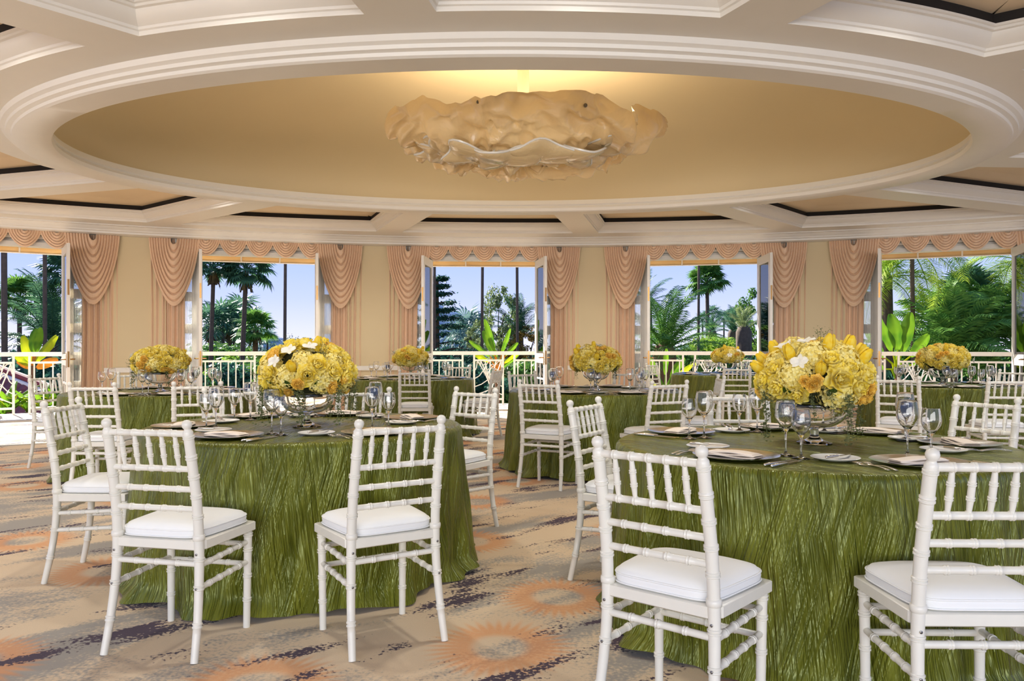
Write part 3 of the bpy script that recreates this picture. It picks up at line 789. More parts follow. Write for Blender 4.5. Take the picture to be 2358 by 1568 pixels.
# ------------------------------------------------------------------ tables
TZ = 0.765
TABLES = dict(
 trailing=dict(c=(-1.14, 4.33), name='trailing-greenery', ang=[250, 316, 32, 84, 133, 192]),
 tulip=dict(c=(1.33, 3.49), name='tulip-bouquet', ang=[140, 224, 285, 355, 40, 87]),
 roof=dict(c=(-3.39, 7.53), name='red-roof-window', ang=[302, 262, 166, 55, 120, 5]),
 bird=dict(c=(-1.38, 10.65), name='bird-of-paradise-window', ang=[278, 340, 65, 120, 165, 222]),
 pedestal=dict(c=(0.83, 7.75), name='pedestal-bowl', ang=[244, 293, 352, 122, 68, 190]),
 date=dict(c=(3.36, 12.2), name='date-palm-window', ang=[260, 140, 20, 320, 200, 80]),
 jungle=dict(c=(4.85, 8.8), name='jungle-window', ang=[231, 262, 28, 103, 165, 330]))
TR = 0.865
def cloth_mesh(seed):
    rnd = random.Random(seed); ph = [rnd.random()*2*PI for _ in range(10)]
    NT_, mb = 240, MB(); rows = []
    for r in (0.0, .2, .4, .6, .75, .83): rows.append(('t', r))
    rows += [('e', .25), ('e', .5), ('e', .75), ('e', 1.0)]
    for j in range(1, 27): rows.append(('s', j/26))
    vs = []; uv = []
    for i in range(NT_):
        a = 2*PI*i/NT_
        f = (math.sin(7*a+ph[0])*.5+math.sin(11*a+ph[1])*.4+math.sin(17*a+ph[2])*.45+math.sin(29*a+ph[6])*.30)
        g_ = math.sin(23*a+ph[7]+2*math.sin(5*a+ph[8]))+.6*math.sin(37*a+ph[9])
        for kd, t in rows:
            if kd == 't': r = max(t, .002); z = TZ+.0006*math.sin(23*a+9*t); u_, v_ = r*math.cos(a), r*math.sin(a)
            elif kd == 'e': q = t*PI/2; r = .83+.030*math.sin(q); z = TZ-.030*(1-math.cos(q)); u_, v_ = r*math.cos(a), r*math.sin(a)
            else:
                amp = .036*t**.9; pool = max(0, (t-.90)/.10)
                r = .860+.045*t**1.4+amp*f+.008*t*math.sin(41*a+ph[3]+5*t)+.006*g_*min(1, t*4)+.006*math.sin(3*a*7+13*t+ph[5])*t+pool*(.025+.03*math.sin(9*a+ph[4]))
                z = (TZ-.030)*(1-t)+.006+pool*.012*(1+math.sin(13*a+ph[1])); u_, v_ = a*TR, 2+z
            vs.append((r*math.cos(a), r*math.sin(a), z)); uv.append((u_, v_))
    n = len(rows)
    fs = [(i*n+j, i*n+j+1, ((i+1) % NT_)*n+j+1, ((i+1) % NT_)*n+j) for i in range(NT_) for j in range(n-1)]
    mb.add(vs, fs); me = mb.mesh('tablecloth', 180)
    ul = me.uv_layers.new(name='UVMap'); dat = []
    for p in me.polygons:
        for li in p.loop_indices:
            vi = me.loops[li].vertex_index; u, v = uv[vi]
            if p.index % (n-1) >= 6:
                i_ = vi//n; u = 2*PI*i_/NT_*TR; v = 2+me.vertices[vi].co.z
                if p.index//(n-1) == NT_-1 and vi < n: u = 2*PI*TR
            dat += [u, v]
    ul.data.foreach_set('uv', dat)
    return me
CLO = [cloth_mesh(s) for s in (3, 4)]

def wine_glass_mesh(h, rb, rr, base):
    hb = h*.46; W = .0011
    out = [(base, .0015), (base, .003), (base*.6, .005), (.009, .010), (.0042, .02), (.0036, hb*.6), (.0045, hb*.93), (.010, hb)]
    bowl = []
    for i in range(1, 13):
        t = i/12; r = rb*math.sin(PI*.5*min(1, t*1.9))**.75 if t < .53 else rb+(rr-rb)*((t-.53)/.47)**1.5
        bowl.append((max(r, .011), hb+(h-hb)*t))
    inner = [(max(r-W, .0005), z+.0006) for r, z in bowl][::-1]
    prof = [(0.0005, .0015)]+out+bowl+inner+[(.0005, hb+(h-hb)*.06)]
    return MB().lathe(prof, 28).mesh('wine_glass', 50)
GL = [wine_glass_mesh(.222, .042, .034, .037), wine_glass_mesh(.190, .037, .031, .034)]
charger = MB().lathe([(0.0005, .0), (.10, .0), (.155, .008), (.165, .013), (.1655, .0145), (.158, .0125), (.115, .0045), (.105, .003), (.0005, .003)], 56).mesh('charger_plate', 30)
breadp = MB().lathe([(0.0005, .0), (.055, .0), (.086, .010), (.090, .0125), (.0885, .0135), (.062, .005), (.0005, .004)], 40).mesh('bread_plate', 30)
def napkin_mesh():
    mb = MB()
    for j, (w, d, h0, dx) in enumerate(((.215, .085, 0, 0), (.212, .078, .007, -.004), (.20, .070, .014, -.008))):
        mb.grid(lambda u, v: (0, 0, 0), 2, 2) if False else None
        prof = []
        def fn(u, v, w=w, d=d, h0=h0, dx=dx):
            a = 2*PI*v; y = d/2*abs(math.cos(a))**.5*(1 if math.cos(a) > 0 else -1); z = .0042*abs(math.sin(a))**.6*(1 if math.sin(a) > 0 else -1)
            e = min(u, 1-u); k_ = min(1, e/.02)
            return (dx+w*(u-.5), y*(.9+.1*k_)*(1+.02*math.sin(u*9+j)), .0055+h0+z*(.3+.7*k_)+.002*math.sin(u*7+j*2)+.002*u)
        mb.grid(fn, 22, 21)
    return mb.mesh('napkin', 60)
NAP = napkin_mesh()
def fork_mesh():
    mb = MB(); mb.grid(lambda u, v: ((u-.5)*(.010+.008*abs(v-.0)**3+.004*(1-v)**3)*(1 if v > .02 else .7), -.10+.125*v, .004+.006*math.sin(PI*v)), 5, 16)
    mb.grid(lambda u, v: ((u-.5)*(.018+.005*v), .025+.018*v, .004+.003*v), 5, 4)
    for q in range(4):
        x = (q-1.5)*.0062; mb.grid(lambda u, v: (x+(u-.5)*.0033*(1-.3*v), .043+.05*v, .007+.004*math.sin(PI*v)-.003*v), 2, 6)
    return mb.mesh('fork', 60)
def knife_mesh(L=.235):
    mb = MB(); mb.tube([(0, -L/2, .005), (0, -L/2+.004, .006), (0, -L*.3, .0062), (0, -.005, .0052), (0, 0, .005)], [.002, .0058, .0062, .0048, .0042], 8)
    mb.grid(lambda u, v: ((u-.5)*.017*(1-.75*v**5)+.002, .0+L/2*v, .0045+.0012*(1-abs(2*u-1))), 5, 14)
    return mb.mesh('knife', 60)
FORK, KNIFE, BKN = fork_mesh(), knife_mesh(), knife_mesh(.165)
FL_ = solidify

def footed_bowl_mesh(h, rim, foot, stem):
    o = [(foot, .002), (foot, .006), (foot*.55, .016), (.022, .030), (.017, .034+stem*.3), (.020, .034+stem*.7), (.016, .036+stem), (.030, .044+stem)]
    z0 = .044+stem; b = []
    for i in range(1, 13):
        t = i/12; b.append((.03+(rim-.03)*math.sin(PI/2*t)**.8, z0+(h-z0)*t**1.7))
    inn = [(r-.004, z+.004) for r, z in b][::-1]
    return MB().lathe([(.0005, .002)]+o+b+[(rim-.002, h+.002)]+inn+[(.0005, z0+.008)], 44).mesh('footed_bowl', 50)
BOWL = {'a': footed_bowl_mesh(.185, .150, .075, .03), 'b': footed_bowl_mesh(.190, .135, .072, .055)}

# ---- flowers
def petal_patch(mb, M_, w, l, curl, cup, n=5, mrow=6, tip=.35, wav=0.0, ph=0):
    def fn(u, v):
        s = (u-.5)*2; ww = w*(math.sin(PI*min(1, .12+v*.80))**.6)*(1 if v < .8 else max(.15, 1-((v-.8)/.2)**2*(1-tip)))
        x = s*ww; z = l*v; y = -cup*(1-s*s)*w*1.2+curl*v*v*l+wav*math.sin(6*v+4*s+ph)*w
        return M_ @ Vector((x, y, z))
    return mb.grid(fn, n, mrow)
def rose_mesh(R, seed):
    rnd = random.Random(seed); mb = MB(); k_ = 0
    for ring, (cnt, rad, tilt, l, w) in enumerate(((3, .10, .02, .62, .30), (4, .22, .10, .66, .40), (5, .38, .30, .70, .50), (5, .52, .62, .74, .56), (6, .60, 1.02, .80, .58))):
        for q in range(cnt):
            a = 2*PI*(q+rnd.uniform(-.12, .12))/cnt+ring*.7
            Mx = Matrix.Rotation(a, 4, 'Z') @ Matrix.Translation((0, rad*R*.45, .08*R-.06*R*ring)) @ Matrix.Rotation(-tilt, 4, 'X') @ Matrix.Rotation(0, 4, 'Z')
            petal_patch(mb, Mx, w*R*1.15, l*R*1.35, .10+.16*ring/4*1.6, -.42+.05*ring, tip=.5, wav=.05, ph=rnd.random()*6)
    return mb.mesh('rose', 180)
def tulip_mesh(seed):
    rnd = random.Random(seed); mb = MB()
    for q in range(6):
        a = 2*PI*q/6+(.1 if q % 2 else 0); Mx = Matrix.Rotation(a, 4, 'Z') @ Matrix.Translation((0, .006, 0)) @ Matrix.Rotation(-.42+.10*(q % 2), 4, 'X')
        petal_patch(mb, Mx, .021, .078, -.42, -.5, tip=.1)
    return mb.mesh('tulip', 180)
def orchid_mesh(seed):
    mb = MB()
    for q, (w, l) in enumerate(((.013, .046), (.025, .046), (.012, .046), (.012, .046), (.025, .046))):
        a = 2*PI*q/5; Mx = Matrix.Rotation(a, 4, 'Z') @ Matrix.Rotation(-.85-.15*(q % 2), 4, 'X')
        petal_patch(mb, Mx, w, l, .35, .22, tip=.45, wav=.10, ph=q)
    petal_patch(mb, Matrix.Rotation(-.5, 4, 'X'), .010, .022, .3, -.4)
    return mb.mesh('orchid', 180)
def hydrangea_mesh(seed, R=.075, n=85):
    rnd = random.Random(seed); mb = MB()
    for i in range(n):
        z = 1-1.55*(i+.5)/n; r = math.sqrt(max(0, 1-z*z)); a = i*2.39996+rnd.uniform(-.1, .1)
        d = Vector((r*math.cos(a), r*math.sin(a), z)); p = d*R*rnd.uniform(.90, 1.04)
        q = d.to_track_quat('Z', 'Y').to_matrix().to_4x4(); Mx = Matrix.Translation(p) @ q @ Matrix.Rotation(rnd.random()*6, 4, 'Z') @ Matrix.Rotation(rnd.uniform(-.35, .35), 4, 'X'); s = R*.155*rnd.uniform(.85, 1.2)
        for k_ in range(4):
            b = k_*PI/2; c, sn = math.cos(b), math.sin(b)
            loc = [(0, 0, 0), (s*.75, -s*.62, s*.12), (s*1.45, 0, s*.28), (s*.75, s*.62, s*.12)]
            vs = [Mx @ Vector((x*c-y*sn, x*sn+y*c, z_)) for x, y, z_ in loc]; mb.add(vs, [(0, 1, 2), (0, 2, 3)])
    mb.lathe([(0.0005, R*.82), (R*.45, R*.70), (R*.74, R*.35), (R*.80, 0), (R*.6, -R*.5), (.0005, -R*.7)], 12)
    return mb.mesh('hydrangea', 25)
def sprig_mesh(seed, L=.13, droop=False, n=70, big=1.0):
    rnd = random.Random(seed); mb = MB()
    for st in range(3 if not droop else 2):
        a = rnd.uniform(0, 6); pts = []
        for j in range(7):
            t = j/6
            pts.append(Vector((math.cos(a)*.03*t+rnd.uniform(-.004, .004), math.sin(a)*.03*t, (L*t if not droop else -L*t*1.0+.02*math.sin(PI*t)))))
        mb.tube(pts, .0012, 4)
        for i in range(n//2):
            p = pts[rnd.randint(1, 6)]+Vector([rnd.gauss(0, .012) for _ in range(3)]); s = rnd.uniform(.003, .0065)*big
            q = Vector([rnd.gauss(0, 1) for _ in range(3)]).to_track_quat('Z', 'Y').to_matrix()
            mb.add([p+q @ Vector(v) for v in ((0, -s*.6, 0), (s*.9, 0, s*.2), (0, s*.6, 0), (-s*.9, 0, s*.2))], [(0, 1, 2, 3)])
    return mb.mesh('greenery_sprig', 0)
def leafpair(seed):
    mb = MB(); petal_patch(mb, Matrix.Rotation(-1.1, 4, 'X'), .020, .06, .2, .05, tip=.05); return mb.mesh('leaf', 180)
FLW = {'rose': ([rose_mesh(.052, s) for s in (1, 2)], 'petal_yellow'), 'rosebud': ([rose_mesh(.024, s) for s in (4, 5)], 'petal_orange'), 'tulip': ([tulip_mesh(1)], 'petal_tulip'),
       'orchid': ([orchid_mesh(1)], 'petal_white'), 'hydrangea': ([hydrangea_mesh(s) for s in (1, 2)], 'petal_pale'), 'greenery_sprig': ([sprig_mesh(1), sprig_mesh(2)], 'sprig_green'), 'leaf': ([leafpair(1)], 'rose_leaf')}
TRAIL = [sprig_mesh(s, .19, True, 170, 1.5) for s in (7, 8)]
def bouquet(root, zc, ra, rc, seed, tulips, orchids, trails=0):
    rnd = random.Random(seed)
    core = MB().lathe([(.0005, rc*.72), (ra*.4, rc*.62), (ra*.66, rc*.2), (ra*.62, -rc*.35), (ra*.35, -rc*.75), (.0005, -rc*.8)], 20, Matrix.Translation((0, 0, zc))).build('foliage_core', M['foam_green'], root)
    N = 62; pts = []
    for i in range(N):
        z = 1-1.5*(i+.5)/N; r = math.sqrt(1-z*z); a = i*2.39996+seed; pts.append(Vector((r*math.cos(a), r*math.sin(a), z)))
    used = []
    def put(kind, d, depth, scale, lift=0):
        ms, mt = FLW[kind]; p = Vector((d.x*ra*depth, d.y*ra*depth, zc+d.z*rc*depth))
        nrm = Vector((d.x/ra, d.y/ra, d.z/rc)).normalized(); nrm = (nrm+Vector((0, 0, lift))).normalized()
        e = nrm.to_track_quat('Z', 'Y').to_euler(); o = obj(kind, rnd.choice(ms), M[mt], root, p, e, scale); o.rotation_mode = 'XYZ'
        return o
    order = list(range(N)); rnd.shuffle(order); hyd = []
    for i in order:
        if len(hyd) >= 13: break
        if all((pts[i]-pts[j]).length > .62 for j in hyd): hyd.append(i); put('hydrangea', pts[i], .70, rnd.uniform(.85, 1.08))
    rest = [i for i in order if i not in hyd and all((pts[i]-pts[j]).length > .22 for j in hyd)]
    up = sorted(rest, key=lambda i: -pts[i].z)
    tul = [i for i in up if pts[i].z > .15][:]; rnd.shuffle(tul); tul = tul[:tulips]
    rest = [i for i in rest if i not in tul]
    for i in tul: put('tulip', pts[i], .80, rnd.uniform(.9, 1.15), .35)
    orc = [i for i in rest if pts[i].z > -.1][:orchids]; rest = [i for i in rest if i not in orc]
    for i in orc: put('orchid', pts[i], 1.02, rnd.uniform(.85, 1.1))
    for q, i in enumerate(rest):
        if q % 5 == 4:
            for w in range(3): put('rosebud', (pts[i]+Vector([rnd.gauss(0, .10) for _ in range(3)])).normalized(), .97, rnd.uniform(.8, 1.15))
        elif q % 7 == 3: put('greenery_sprig', pts[i], .70, .8)
        else: put('rose', pts[i], .86, rnd.uniform(.72, 1.02))
    for q in range(10):
        a = 2*PI*q/10+rnd.random()*.5; put('leaf', Vector((math.cos(a)*.9, math.sin(a)*.9, -.45)).normalized(), .86, 1.0)
    for q in range(trails):
        a = 2*PI*(q+.3)/trails; p = (math.cos(a)*ra*.93, math.sin(a)*ra*.93, zc-rc*.30)
        obj('greenery_sprig', TRAIL[q % 2], M['sprig_green'], root, p, (0, 0, a))
    for q in range(4):
        a = rnd.uniform(0, 2*PI); obj('greenery_sprig', TRAIL[q % 2], M['sprig_green'], root, (math.cos(a)*ra*.75, math.sin(a)*ra*.75, zc-rc*.35), (0, 0, a), .55)

BQL = {'trailing': 'yellow rose and orchid bouquet with trailing seeded greenery in footed glass bowl', 'tulip': 'yellow tulip, rose and white orchid bouquet in wide footed glass bowl',
       'roof': 'yellow hydrangea and rose bouquet in glass bowl by the red roof window', 'bird': 'compact yellow bouquet in glass bowl by the bird-of-paradise window', 'pedestal': 'yellow rose bouquet on a tall pedestal glass bowl',
       'date': 'compact yellow bouquet in glass bowl by the date palm window', 'jungle': 'broad yellow bouquet in glass bowl before the jungle window'}
BQP = {'trailing': ('a', .262, .170, 11, 3, 5, 7), 'tulip': ('a', .262, .168, 23, 14, 5, 4), 'roof': ('a', .27, .15, 31, 3, 3, 3), 'bird': ('b', .25, .14, 43, 2, 3, 1), 'pedestal': ('b', .26, .155, 57, 7, 4, 0), 'date': ('a', .25, .14, 61, 2, 3, 0), 'jungle': ('a', .285, .168, 77, 2, 4, 2)}
for key, T in TABLES.items():
    c = T['c']; i = list(TABLES).index(key)
    o = obj('tablecloth', CLO[i % 2], M['satin_green'], None, (c[0], c[1], 0), (0, 0, .7*i)); tag(o, 'green crinkled satin cloth on the round %s table' % T['name'], 'tablecloth', 'green satin tablecloths')
    b = BQP[key]; root = tag(empty('flower_centerpiece', (c[0]+(.035 if key == 'trailing' else .02 if key == 'tulip' else 0), c[1]-(.12 if key == 'trailing' else 0), TZ), i*1.3), BQL[key], 'bouquet', 'yellow flower centerpieces')
    obj('footed_bowl', BOWL[b[0]], M['clear_glass'], root)
    zb = .185+b[2]*.62; bouquet(root, zb, b[1], b[2], b[3], b[4], b[5], b[6])

def looks(x, y, fx, fy):
    """which window a chair at (x, y) faces or turns its back to"""
    l = math.hypot(fx, fy); fx, fy = fx/l, fy/l
    if abs(fy) < .3: return 'side-on to the windows'
    sg = 1 if fy > 0 else -1; o = Vector((x, y))-WC; d = Vector((fx*sg, fy*sg)); b = o.dot(d); t = -b+math.sqrt(b*b-o.dot(o)+WR*WR); q = o+d*t; th = math.atan2(q.x, q.y)
    i = min(range(5), key=lambda k_: abs(WTH[k_]-th)); return ('facing the %s window' if sg > 0 else 'backing onto the %s window') % WNAME[i]
for key, T in TABLES.items():
    cx_, cy_ = T['c']
    for ang in T['ang']:
        a = math.radians(ang); d = Vector((-math.cos(a), -math.sin(a))); r = Vector((d.y, -d.x)); rz = math.atan2(-d.x, d.y)
        O = Vector((cx_, cy_))-d*.655
        def at(sx, sy): q = O+r*sx+d*sy; return (q.x, q.y, TZ+.001)
        nm = T['name']; cl_ = looks(O.x, O.y, d.x, d.y); wh = 'on the %s table, %s' % (nm, cl_); g_ = '%s table, %s' % (nm, cl_)
        tag(obj('charger_plate', charger, M['silver'], None, at(0, .02)), 'round silver charger plate '+wh, 'plate', 'charger plates, '+g_)
        p = at(0, .015); tag(obj('napkin', NAP, M['napkin_cream'], None, (p[0], p[1], p[2]+.0005), (0, 0, rz+random.uniform(-.08, .08))), 'folded cream napkin '+wh, 'napkin', 'cream napkins, '+g_)
        tag(obj('bread_plate', breadp, M['china'], None, at(-.228, .185)), 'small white bread plate '+wh, 'plate', 'bread plates, '+g_)
        p = at(-.220, .180); tag(obj('butter_knife', BKN, M['silver_satin'], None, (p[0], p[1], p[2]+.0125), (0, 0, rz-1.2)), 'butter knife across the bread plate '+wh, 'knife', 'butter knives, '+g_)
        for q, sx in enumerate((-.195, -.222)):
            o = tag(obj('fork', FORK, M['silver'], None, at(sx, .0+.012*q), (0, 0, rz+random.uniform(-.05, .05))), ('inner' if q == 0 else 'outer')+' silver fork '+wh, 'fork', ('inner' if q == 0 else 'outer')+' forks, '+g_)
            solidify(o, .0016)
        for q, sx in enumerate((.195, .222)):
            o = tag(obj('knife', KNIFE, M['silver'], None, at(sx, .0-.006*q), (0, 0, rz+random.uniform(-.05, .05))), ('inner' if q == 0 else 'outer')+' silver table knife '+wh, 'knife', ('inner' if q == 0 else 'outer')+' table knives, '+g_)
        tag(obj('wine_glass', GL[0], M['clear_glass'], None, at(.115, .200)), 'tall clear wine glass '+wh, 'glass', 'tall wine glasses, '+g_)
        tag(obj('wine_glass', GL[1], M['clear_glass'], None, at(.195, .165)), 'short clear wine glass '+wh, 'glass', 'short wine glasses, '+g_)

# ------------------------------------------------------------------ the chairs at each table
CH = {
 'trailing': [(-1.383, 3.052, .211, .977), (-.47, 3.128, -.529, .849), (-2.32, 4.15, 1, .05), (-1.87, 5.25, .5, -.87), (-1.02, 5.30, -.07, -1), (-.29, 5.28, -.61, -.79)],
 'tulip': [(.447, 4.155, .857, -.515), (.443, 2.366, .637, .772), (1.325, 2.20, 0.02, 1), (2.59, 4.34, -.9, -.43), (1.417, 4.85, -.05, -1)],
 'roof': [(-2.52, 6.28, -.3, .95, 'next to the chairs of the trailing-greenery table'), (-3.25, 6.12, .02, 1), (-4.66, 7.88, .96, -.27), (-2.70, 8.55, -.55, -.83), (-4.15, 8.65, .55, -.83)],
 'bird': [(-1.175, 9.45, -.05, 1), (-.25, 10.25, -.95, .30), (-.82, 11.85, -.42, -.9)],
 'pedestal': [(.25, 6.6, .46, .89), (1.27, 6.5, -.42, .9), (1.97, 7.62, -1, .10), (.15, 8.80, .55, -.83), (1.33, 8.95, -.4, -.92)],
 'date': [(3.13, 10.9, .15, 1), (2.38, 13.0, .78, -.62)],
 'jungle': [(3.66, 7.40, .55, .83, 'its back toward the tulip-bouquet table'), (4.52, 7.15, .15, 1), (6.02, 9.42, -.88, -.47), (4.55, 10.1, .2, -1)]}
for key, lst in CH.items():
    T = TABLES[key]
    for q, (x, y, fx_, fy_, *own) in enumerate(lst):
        cl_ = own[0] if own else looks(x, y, fx_, fy_)
        add_chair(x, y, (fx_, fy_), 'white chiavari chair at the %s table, %s' % (T['name'], cl_), 'chairs at the %s table, %s' % (T['name'], cl_), screws=key in ('trailing', 'tulip'))
# ------------------------------------------------------------------ garden beyond the balcony
GZ = -5.5
m = MB(); n = 48; vs = [(0, 200, GZ-.2)]
m.add([(-400, 10, GZ), (400, 10, GZ), (400, 700, GZ), (-400, 700, GZ)], [(0, 1, 2, 3)])
tag(m.build('ground', M['soil_green'], smooth=0), 'dark planted garden ground far below the balcony', 'ground', kind='structure')

def quads(cent, normals, sizes, aspect, name):
    """many small leaf quads as one mesh"""
    n = len(cent); c = np.asarray(cent); nr = np.asarray(normals); nr /= np.linalg.norm(nr, axis=1)[:, None]+1e-9
    up = np.random.RandomState(5).normal(size=(n, 3)); t = np.cross(nr, up); t /= np.linalg.norm(t, axis=1)[:, None]+1e-9; b = np.cross(nr, t)
    s = np.asarray(sizes)[:, None]; v = np.empty((n, 4, 3))
    v[:, 0] = c-t*s; v[:, 1] = c-b*s*aspect; v[:, 2] = c+t*s; v[:, 3] = c+b*s*aspect
    me = bpy.data.meshes.new(name); me.from_pydata(v.reshape(-1, 3).tolist(), [], np.arange(4*n).reshape(-1, 4).tolist()); me.update(); return me
def crown_mesh(seed, n, rx, rz, clumps, leaf, spread=.33, hollow=.5, aspect=.55, name='foliage'):
    rs = np.random.RandomState(seed); d = rs.normal(size=(clumps, 3)); d /= np.linalg.norm(d, axis=1)[:, None]
    rad = hollow+(1-hollow)*rs.rand(clumps)**.5; cc = d*rad[:, None]*np.array([rx, rx, rz])
    idx = rs.randint(0, clumps, n); off = rs.normal(size=(n, 3)); off /= np.linalg.norm(off, axis=1)[:, None]; rr = spread*rx*rs.rand(n)**.33
    sc = .6+.8*rs.rand(clumps)
    p = cc[idx]+off*(rr*sc[idx])[:, None]*np.array([1, 1, .75])
    nm = off+rs.normal(size=(n, 3))*.5+np.array([0, 0, .35])
    return quads(p, nm, leaf*(.6+.8*rs.rand(n)), aspect, name)
def trunk(mb, p0, p1, r0, r1, seg=10, bend=.0):
    p0, p1 = Vector(p0), Vector(p1); pts = [p0.lerp(p1, i/seg)+Vector((bend*math.sin(PI*i/seg), 0, 0)) for i in range(seg+1)]
    mb.tube(pts, [r0+(r1-r0)*i/seg for i in range(seg+1)], 10); return mb
def tree(name, label, base_px, top_py, D, width, mat_, crown, group=None, lean=0, trunkm='branch_brown', zs=1.0):
    """broadleaf tree: crown centred on the given pixel column"""
    t = P(base_px, top_py, D); h = t.z-GZ; root = tag(empty(name, (t.x, t.y, GZ)), label, 'tree', group)
    rx = width/2; me, (crx, crz) = crown; sx = rx/crx; sz = sx*zs; cz = h-crz*sz*.95
    tr_ = MB(); trunk(tr_, (0, 0, 0), (lean, 0, cz), .02*h+.05, .05, bend=.1)
    rnd = random.Random(int(base_px*7+D))
    for q in range(7):
        a = rnd.random()*6.28; z0 = cz*rnd.uniform(.6, 1); trunk(tr_, (lean*z0/cz, 0, z0), (lean+rx*.7*math.cos(a), rx*.7*math.sin(a), cz+crz*sz*rnd.uniform(-.1, .65)), .05, .012, 6, rnd.uniform(-.2, .2))
    tr_.build('trunk', M[trunkm], root); obj('foliage', me, M[mat_], root, (lean, 0, cz), (0, 0, rnd.random()*6), (sx, sx, sz)); return root
def mcopy(me): return me.copy()
CR_dense = (crown_mesh(1, 9000, 2.0, 1.5, 60, .11), (2.2, 1.8)); CR_fine = (crown_mesh(2, 5200, 2.0, 2.2, 46, .085, .22, .35), (2.2, 2.4)); CR_far = (crown_mesh(3, 2600, 2.0, 1.5, 40, .17), (2.2, 1.8))
def cr(base, mat_name):
    key = (id(base), mat_name)
    if key not in cr.c: cr.c[key] = (base[0].copy(), base[1])
    return cr.c[key]
cr.c = {}

# ---- palms
def feather_mesh(L, n, leaflet, droop, arch, seed, w=.035, name='frond'):
    """pinnate frond growing along +x from the origin, arching then drooping"""
    rnd = random.Random(seed); mb = MB(); cur = []
    for j in range(15):
        t = j/14; cur.append(Vector((L*t*(1-.18*t*t*abs(droop)), 0, L*(arch*t-droop*t*t))))
    mb.tube(cur, [.022*L/3*(1-.85*j/14)+.004 for j in range(15)], 5)
    for i in range(n):
        t = .10+.90*(i+.5)/n; x = t*14; a = int(min(13, x)); p = cur[a].lerp(cur[a+1], x-a); tg = (cur[a+1]-cur[a]).normalized()
        l = leaflet*(math.sin(PI*min(1, .15+t*.80))**.6)*rnd.uniform(.85, 1.1)
        for s in (-1, 1):
            side = Vector((0, s, 0)); d = (side*.86+tg*.55+Vector((0, 0, rnd.uniform(-.05, .25)))).normalized(); wv = tg*w*.5
            m_ = p+d*l*.5+Vector((0, 0, .02*l)); e = p+d*l+Vector((0, 0, -.28*l))
            mb.add([p-wv*.5, p+wv*.5, m_+wv, m_-wv, e], [(0, 1, 2, 3), (3, 2, 4)])
    return mb.mesh(name, 0)
def fan_mesh(R, n, stalk, seed, name='frond'):
    """fan leaf: stalk along +x, split pleated blades"""
    rnd = random.Random(seed); mb = MB(); mb.tube([(0, 0, 0), (stalk*.5, 0, .10*stalk), (stalk, 0, .08*stalk)], [.03, .022, .016], 5); c = Vector((stalk, 0, .08*stalk))
    for i in range(n):
        a = (i/(n-1)-.5)*2*2.15; d = Vector((math.cos(a), math.sin(a), 0)); s = Vector((-d.y, d.x, 0)); l = R*(.82+.18*math.cos(a*.6))*rnd.uniform(.9, 1.05); w = R*.085
        m1 = c+d*l*.55+Vector((0, 0, .04*R)); e = c+d*l+Vector((0, 0, -.30*R*rnd.uniform(.6, 1.4)))
        mb.add([c, m1+s*w, m1-s*w, e], [(0, 2, 1), (2, 3, 1)])
    return mb.mesh(name, 0)
FE = {'date': [feather_mesh(3.2, 34, .55, .55, .62, s, .05) for s in (1, 2)], 'queen': [feather_mesh(3.0, 46, .75, .75, .55, s, .035) for s in (3, 4)], 'areca': [feather_mesh(2.6, 24, .66, .60, .80, s, .085) for s in (5, 6)]}
FA = [fan_mesh(.95, 22, 1.0, s) for s in (1, 2)]; FA_far = [fan_mesh(.95, 11, 1.0, 3)]
def meshfor(me, matname, cache={}):
    key = (me.name, matname)
    if key not in cache:
        c = me.copy(); c.materials.clear(); c.materials.append(M[matname]); cache[key] = c
    return cache[key]
def palm(name, label, px, py, D, kind, nf, size, mat_, tr_top, tr_bot, base_px=None, trunkm='trunk_grey', group=None, elev=(-35, 75), skirt=False, seed=0, tgt='palm tree'):
    top = P(px, py, D); b = P(base_px if base_px is not None else px, py, D); root = tag(empty(name, (b.x, b.y, GZ)), label, tgt, group); dx = top.x-b.x; h = top.z-GZ
    if kind == 'fan' and D < 50: size *= .66
    rnd = random.Random(seed+int(px)); mb = MB(); pts = [(dx*(i/12)**1.3, 0, h*i/12) for i in range(13)]
    rr = [tr_bot+(tr_top-tr_bot)*(i/12)**.5 for i in range(13)]; pts += [(dx, 0, h+tr_top*.6), (dx, 0, h+tr_top)]; rr += [tr_top*.75, tr_top*.2]; mb.tube(pts, rr, 10)
    mb.build('trunk', M[trunkm], root)
    if kind == 'none': return root
    meshes = FA if kind == 'fan' else FA_far if kind == 'fanfar' else FE[kind]
    for i in range(nf):
        a = i*2.39996+rnd.uniform(-.25, .25); t = (i+.5)/nf; e = math.radians(elev[1]+(elev[0]-elev[1])*t+rnd.uniform(-8, 8)); s = size*rnd.uniform(.85, 1.1)
        o = obj('frond', meshfor(rnd.choice(meshes), mat_), None, root, (dx, 0, h), (0, -e, a), s); o.rotation_euler = (rnd.uniform(-.3, .3), -e, a)
    if skirt:
        sk = MB(); 
        for i in range(26):
            a = rnd.random()*6.28; l = rnd.uniform(.5, 1.0)*size; r0 = tr_top
            p = Vector((dx+r0*math.cos(a), r0*math.sin(a), h-rnd.uniform(0, .5*size))); q = p+Vector((.28*size*math.cos(a), .28*size*math.sin(a), -l)); s = Vector((-math.sin(a), math.cos(a), 0))*.09*size
            sk.add([p-s*.4, p+s*.4, q+s, q-s], [(0, 1, 2, 3)])
        sk.build('dead_frond_skirt', M['skirt_brown'], root, smooth=0)
    return root
fans = 'slender fan palms beyond the railing'; bare = 'tall bare palm trunks beyond the railing'
